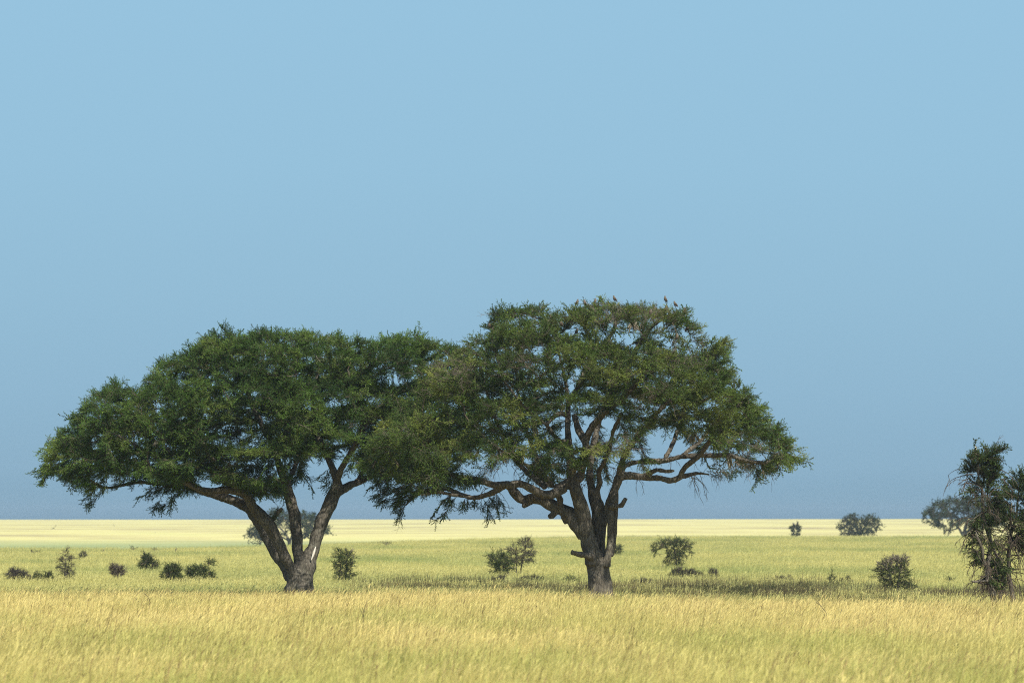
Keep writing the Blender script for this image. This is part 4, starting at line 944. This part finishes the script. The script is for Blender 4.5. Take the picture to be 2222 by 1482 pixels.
def ground_mat():
    m, nt, N, L = nodes_of('savanna_ground')
    g = N.new('ShaderNodeNewGeometry'); sp = N.new('ShaderNodeSeparateXYZ'); L.new(g.outputs['Position'], sp.inputs[0])
    n1 = noise_n(N, L, 1, 6, mapping(N, L, g.outputs['Position'], (.05, .03, 0)), .65)
    n2 = noise_n(N, L, 1, 5, mapping(N, L, g.outputs['Position'], (.012, .011, 0), (7, 3, 0)), .68)
    n3 = noise_n(N, L, 1, 4, mapping(N, L, g.outputs['Position'], (1.3, .9, 0)), .7)
    near = ramp(N, [(.3, (.34, .28, .12)), (.7, (.46, .40, .17))]); L.new(n1.outputs['Fac'], near.inputs[0])
    mid = ramp(N, [(.35, (.40, .39, .15)), (.7, (.54, .49, .20))]); L.new(n1.outputs['Fac'], mid.inputs[0])
    far = ramp(N, [(.32, (.35, .30, .17)), (.43, (.49, .45, .21)), (.55, (.62, .585, .26)), (.70, (.53, .53, .22))]); L.new(n2.outputs['Fac'], far.inputs[0])
    def step(lo, hi):
        a = N.new('ShaderNodeMapRange'); a.inputs[1].default_value = lo; a.inputs[2].default_value = hi; L.new(sp.outputs[1], a.inputs[0]); return a.outputs[0]
    c = mixc(N, L, step(115, 135), near.outputs[0], mid.outputs[0])
    # greener, darker ground colour in the hollow beyond the middle field
    wob = N.new('ShaderNodeMath'); wob.operation = 'MULTIPLY_ADD'; L.new(n2.outputs['Fac'], wob.inputs[0]); wob.inputs[1].default_value = 160; wob.inputs[2].default_value = -80
    yy = N.new('ShaderNodeMath'); yy.operation = 'ADD'; L.new(sp.outputs[1], yy.inputs[0]); L.new(wob.outputs[0], yy.inputs[1])
    gh = N.new('ShaderNodeMapRange'); gh.inputs[1].default_value = 700; gh.inputs[2].default_value = 860; L.new(yy.outputs[0], gh.inputs[0])
    far2 = mixc(N, L, gh.outputs[0], (.30, .36, .17), far.outputs[0])
    c = mixc(N, L, step(440, 480), c, far2)
    sx = ramp(N, [(.35, (.82, .82, .80)), (.7, (1.1, 1.09, 1.06))]); L.new(n3.outputs['Fac'], sx.inputs[0])
    c = mixc(N, L, 1.0, c, sx.outputs[0], 'MULTIPLY')
    b = N.new('ShaderNodeBsdfDiffuse'); L.new(c, b.inputs[0])
    o = N.new('ShaderNodeOutputMaterial'); L.new(b.outputs[0], o.inputs[0])
    return m
gr = link('ground', ground_sheet(), ground_mat()); tag(gr, 'gently rolling grassland reaching to the horizon', 'ground', None, 'structure')

# ------------------------------------------------------------------ grass
def tuft(name, rng, n, radius, h, hvar, width, lean, mat, head=True, clump=0.0):
    V, Q, hf, rd = [], [], [], []
    k = 0
    for i in range(n):
        a = rng.uniform(0, 2 * math.pi); r = radius * math.sqrt(rng.random())
        b = np.array((math.cos(a) * r, math.sin(a) * r, -.05))
        hh = h * (1 + hvar * rng.normal()); hh = max(.3 * h, hh)
        ln = lean * rng.uniform(.2, 1.5); bend = np.array((ln + rng.normal() * .12, rng.normal() * .16, 0)) * hh
        sd = rng.uniform(0, math.pi); s = np.array((math.cos(sd), math.sin(sd), 0))
        w = width * rng.uniform(.6, 1.4); t0 = rng.random()
        lv = [0, .4, .75, 1.0]; ws = [1, .9, .6, .18]
        for t, q in zip(lv, ws):
            c = b + np.array((0, 0, hh * t * (1 - .12 * ln * t))) + bend * t * t
            V += [c - s * w * q, c + s * w * q]; hf += [t, t]; rd += [t0, t0]
        for j in range(3): Q.append((k + 2 * j, k + 2 * j + 1, k + 2 * j + 3, k + 2 * j + 2))
        k += 8
        if head and rng.random() < .55:
            tip = b + np.array((0, 0, hh * (1 - .12 * ln))) + bend; d = bend * 1.6 / max(hh, .1) + np.array((.15, 0, 1)); d /= np.linalg.norm(d)
            L_ = hh * rng.uniform(.12, .24); hw = w * rng.uniform(1.1, 1.9)
            p = tip - d * L_ * .6
            V += [p, p + d * L_ * .45 - s * hw, p + d * L_ + np.array((.25 * L_, 0, -.1 * L_)), p + d * L_ * .45 + s * hw]
            hf += [1, 1, 1, 1]; rd += [min(1, t0 + .15)] * 4; Q.append((k, k + 1, k + 2, k + 3)); k += 4
    me = mk_mesh(name, V, Q, attrs={'hf': hf, 'rnd': rd})
    me.materials.append(mat)
    return me

def scatter(name, label, pts, rot, scl, var, tufts):
    col = bpy.data.collections.new(name + '_tufts')
    for i, me in enumerate(tufts):
        col.objects.link(bpy.data.objects.new('tuft_%02d' % i, me))
    me = bpy.data.meshes.new(name); me.vertices.add(len(pts)); me.vertices.foreach_set('co', np.asarray(pts, np.float32).ravel())
    at = me.attributes.new('rot', 'FLOAT_VECTOR', 'POINT'); at.data.foreach_set('vector', np.asarray(rot, np.float32).ravel())
    at = me.attributes.new('scl', 'FLOAT_VECTOR', 'POINT'); at.data.foreach_set('vector', np.asarray(scl, np.float32).ravel())
    at = me.attributes.new('var', 'INT', 'POINT'); at.data.foreach_set('value', np.asarray(var, np.int32))
    o = bpy.data.objects.new(name, me); C.objects.link(o)
    ng = bpy.data.node_groups.new(name + '_scatter', 'GeometryNodeTree')
    ng.interface.new_socket('Geometry', in_out='INPUT', socket_type='NodeSocketGeometry'); ng.interface.new_socket('Geometry', in_out='OUTPUT', socket_type='NodeSocketGeometry')
    N, L = ng.nodes, ng.links
    gi = N.new('NodeGroupInput'); go = N.new('NodeGroupOutput')
    ci = N.new('GeometryNodeCollectionInfo'); ci.inputs['Collection'].default_value = col
    ci.inputs['Separate Children'].default_value = True; ci.inputs['Reset Children'].default_value = True
    ip = N.new('GeometryNodeInstanceOnPoints'); ip.inputs['Pick Instance'].default_value = True
    def attr(nm, dt):
        a = N.new('GeometryNodeInputNamedAttribute'); a.data_type = dt; a.inputs['Name'].default_value = nm
        return [s for s in a.outputs if s.enabled and s.name == 'Attribute'][0]
    er = N.new('FunctionNodeEulerToRotation')
    L.new(gi.outputs[0], ip.inputs['Points']); L.new(ci.outputs[0], ip.inputs['Instance'])
    L.new(attr('var', 'INT'), ip.inputs['Instance Index']); L.new(attr('rot', 'FLOAT_VECTOR'), er.inputs[0]); L.new(er.outputs[0], ip.inputs['Rotation'])
    L.new(attr('scl', 'FLOAT_VECTOR'), ip.inputs['Scale']); L.new(ip.outputs[0], go.inputs[0])
    md = o.modifiers.new('scatter', 'NODES'); md.node_group = ng
    return tag(o, label, 'grass', None, 'stuff')

def field(rng, y0, y1, dens, margin, keep=None):
    out = []
    for ya in np.arange(y0, y1, 4.0):
        hw = .168 * (ya + 4) + margin
        n = rng.poisson(dens(ya) * 2 * hw * 4)
        x = rng.uniform(-hw, hw, n); y = rng.uniform(ya, ya + 4, n)
        out.append(np.stack([x, y], 1))
    p = np.concatenate(out)
    if keep is not None: p = p[keep(p[:, 0], p[:, 1], rng)]
    return p
def vnoise(x, y, s, o=0.0):
    return np.array([mnoise.noise(Vector((a * s + o, b * s, o * .7))) for a, b in zip(x.tolist(), y.tolist())])

rng = np.random.default_rng(50)
tN = [tuft('straw_tuft', rng, 62, .55, .62, .20, .0040, .20, M_grassN) for _ in range(8)] + [tuft('straw_tuft_tall', rng, 22, .5, .85, .15, .0038, .22, M_grassN) for _ in range(2)] + [tuft('stalk_tuft', rng, 7, .6, .80, .16, .0050, .24, M_stalk) for _ in range(2)]
pN = field(rng, 37, 124, lambda y: 5.0, 13, lambda x, y, r: y < 117 + 5 * np.clip(x / -18, -1, 1) + r.normal(size=len(x)) * 3)
nz = vnoise(pN[:, 0], pN[:, 1], .12, 4)
sN = (.95 + .16 * nz)[:, None] * np.stack([np.ones(len(pN)), np.ones(len(pN)), rng.uniform(.8, 1.15, len(pN))], 1)
sN[:, 2] *= 1 - .25 * smooth((pN[:, 1] - 98) / 22)
rotN = np.stack([rng.normal(size=len(pN)) * .05, rng.normal(size=len(pN)) * .05, rng.normal(size=len(pN)) * .5], 1)
vN = np.where(rng.random(len(pN)) < .07, rng.integers(8, 10, len(pN)), rng.integers(0, 8, len(pN)))
vN = np.where(rng.random(len(pN)) < .13, rng.integers(10, 12, len(pN)), vN)
scatter('near_grass', 'tall straw-coloured grass leaning in the wind across the whole foreground', np.column_stack([pN, ground(pN[:, 0], pN[:, 1])]), rotN, sN, vN, tN)

tM = [tuft('field_tuft', rng, 50, .85, .46, .22, .0085, .2, M_grassM) for _ in range(7)]
pM = field(rng, 112, 486, lambda y: 1.9 if y < 200 else 1.15, 20, lambda x, y, r: (y > 118) | (r.random(len(x)) < .4))
u = (pM[:, 0] / pM[:, 1] + .161) / .322
crestY = 340 + 130 * smooth((u - .15) / .5)
pM = pM[pM[:, 1] < crestY + 14]
sM = np.stack([np.ones(len(pM)), np.ones(len(pM)), rng.uniform(.75, 1.25, len(pM))], 1)
rotM = np.stack([rng.normal(size=len(pM)) * .05, rng.normal(size=len(pM)) * .05, rng.normal(size=len(pM)) * .5], 1)
scatter('field_grass', 'yellow-green grass covering the middle field behind the big trees', np.column_stack([pM, ground(pM[:, 0], pM[:, 1])]), rotM, sM, rng.integers(0, 7, len(pM)), tM)

tS = [tuft('scrub_tuft', rng, 60, .45, .50, .3, .0110, .06, M_scrub, head=False) for _ in range(6)]
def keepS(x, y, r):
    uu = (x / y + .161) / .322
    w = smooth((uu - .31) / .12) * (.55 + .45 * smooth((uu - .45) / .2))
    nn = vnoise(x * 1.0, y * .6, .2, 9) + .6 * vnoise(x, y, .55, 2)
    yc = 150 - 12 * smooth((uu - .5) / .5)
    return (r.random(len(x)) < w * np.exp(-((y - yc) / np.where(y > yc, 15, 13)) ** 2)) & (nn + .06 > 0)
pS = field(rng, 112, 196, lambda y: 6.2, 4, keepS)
sS = np.stack([rng.uniform(.8, 1.2, len(pS)), rng.uniform(.8, 1.2, len(pS)), rng.uniform(.6, 1.3, len(pS))], 1)
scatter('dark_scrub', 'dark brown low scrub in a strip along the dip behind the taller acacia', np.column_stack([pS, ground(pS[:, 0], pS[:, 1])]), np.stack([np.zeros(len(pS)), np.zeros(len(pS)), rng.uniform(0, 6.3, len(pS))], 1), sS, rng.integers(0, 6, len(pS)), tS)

# ------------------------------------------------------------------ air
HAZE = .00014
hb = mk_mesh('haze', [(x, y, z) for z in (-6.5, 12.4) for y in (-70, 2320) for x in (-930, 930)], [(0, 2, 3, 1), (4, 5, 7, 6), (0, 1, 5, 4), (2, 6, 7, 3), (0, 4, 6, 2), (1, 3, 7, 5)])
m, nt, N, L = nodes_of('haze_air')
pv = N.new('ShaderNodeVolumePrincipled'); pv.inputs['Color'].default_value = (.66, .80, .95, 1); pv.inputs['Density'].default_value = HAZE; pv.inputs['Anisotropy'].default_value = .0
o = N.new('ShaderNodeOutputMaterial'); L.new(pv.outputs[0], o.inputs['Volume'])
hz = link('haze', hb, m); tag(hz, 'thin blue haze lying over the plain', 'haze', None, 'stuff')

# ------------------------------------------------------------------ light
EXPO = .45
SUN_EL, SUN_AZ = math.radians(47), math.radians(150)      # azimuth clockwise from +Y (view direction)
sun_dir = Vector((math.sin(SUN_AZ) * math.cos(SUN_EL), math.cos(SUN_AZ) * math.cos(SUN_EL), math.sin(SUN_EL)))
ld = bpy.data.lights.new('sun', 'SUN'); ld.energy = 4.9; ld.angle = math.radians(.53); ld.color = (1.0, .93, .80)
lo = bpy.data.objects.new('sun', ld); C.objects.link(lo); lo.rotation_euler = sun_dir.to_track_quat('Z', 'Y').to_euler(); lo.location = (30, -40, 60)

w = bpy.data.worlds.new('World'); sc.world = w; w.use_nodes = True
N, L = w.node_tree.nodes, w.node_tree.links; N.clear()
sky = N.new('ShaderNodeTexSky'); sky.sky_type = 'NISHITA'; sky.sun_disc = False; sky.sun_elevation = SUN_EL; sky.sun_rotation = SUN_AZ
sky.air_density = 1.0; sky.dust_density = 1.0; sky.ozone_density = 1.5
STR = .10
lin = lambda c: tuple(((v / 255) / 12.92 if v / 255 <= .04045 else ((v / 255 + .055) / 1.055) ** 2.4) for v in c)
tc = N.new('ShaderNodeTexCoord'); sp = N.new('ShaderNodeSeparateXYZ'); L.new(tc.outputs['Generated'], sp.inputs[0])
mr = N.new('ShaderNodeMapRange'); mr.inputs[1].default_value = 0; mr.inputs[2].default_value = .2; L.new(sp.outputs[2], mr.inputs[0])
# storm-blue bank of thick air low over the horizon, clearing upwards
SKY = [(0, (114, 150, 173)), (.03, (127, 164, 187)), (.08, (137, 174, 198)), (.2, (143, 182, 207)), (.35, (147, 188, 213)), (.55, (150, 193, 219)), (.8, (151, 195, 222)), (1, (146, 191, 220))]
rp = ramp(N, [(p, lin(c)) for p, c in SKY], 'EASE'); rp.color_ramp.interpolation = 'LINEAR'; L.new(mr.outputs[0], rp.inputs[0])
sc_ = N.new('ShaderNodeVectorMath'); sc_.operation = 'SCALE'; sc_.inputs['Scale'].default_value = 1 / (STR * 2 ** EXPO); L.new(rp.outputs[0], sc_.inputs[0])
up = N.new('ShaderNodeMapRange'); up.inputs[1].default_value = .2; up.inputs[2].default_value = .5; L.new(sp.outputs[2], up.inputs[0])
mx = mixc(N, L, up.outputs[0], sc_.outputs[0], sky.outputs[0])
bg = N.new('ShaderNodeBackground'); L.new(mx, bg.inputs[0]); bg.inputs[1].default_value = STR
ow = N.new('ShaderNodeOutputWorld'); L.new(bg.outputs[0], ow.inputs[0])

# ------------------------------------------------------------------ camera
cd = bpy.data.cameras.new('camera'); cd.sensor_width = 36; cd.lens = F / 2222 * 36; cd.clip_end = 12000; cd.clip_start = .5
cd.dof.use_dof = True; cd.dof.focus_distance = 113; cd.dof.aperture_fstop = 1.9
co = bpy.data.objects.new('camera', cd); C.objects.link(co); co.location = (0, 0, EYE); co.rotation_euler = (math.pi / 2 + PITCH, 0, 0)
sc.camera = co
sc.view_settings.view_transform = 'Standard'; sc.view_settings.look = 'None'; sc.view_settings.exposure = EXPO; sc.view_settings.gamma = 1
sc.render.filter_size = 1.1 if hasattr(sc.render, 'filter_size') else 1.5
cy = sc.cycles
cy.max_bounces = 6; cy.diffuse_bounces = 3; cy.glossy_bounces = 2; cy.transmission_bounces = 3; cy.volume_bounces = 0
cy.use_adaptive_sampling = False; cy.use_denoising = False; cy.denoiser = 'OPENIMAGEDENOISE'; cy.denoising_input_passes = 'RGB_ALBEDO_NORMAL'; cy.denoising_prefilter = 'ACCURATE'; cy.filter_width = 1.1
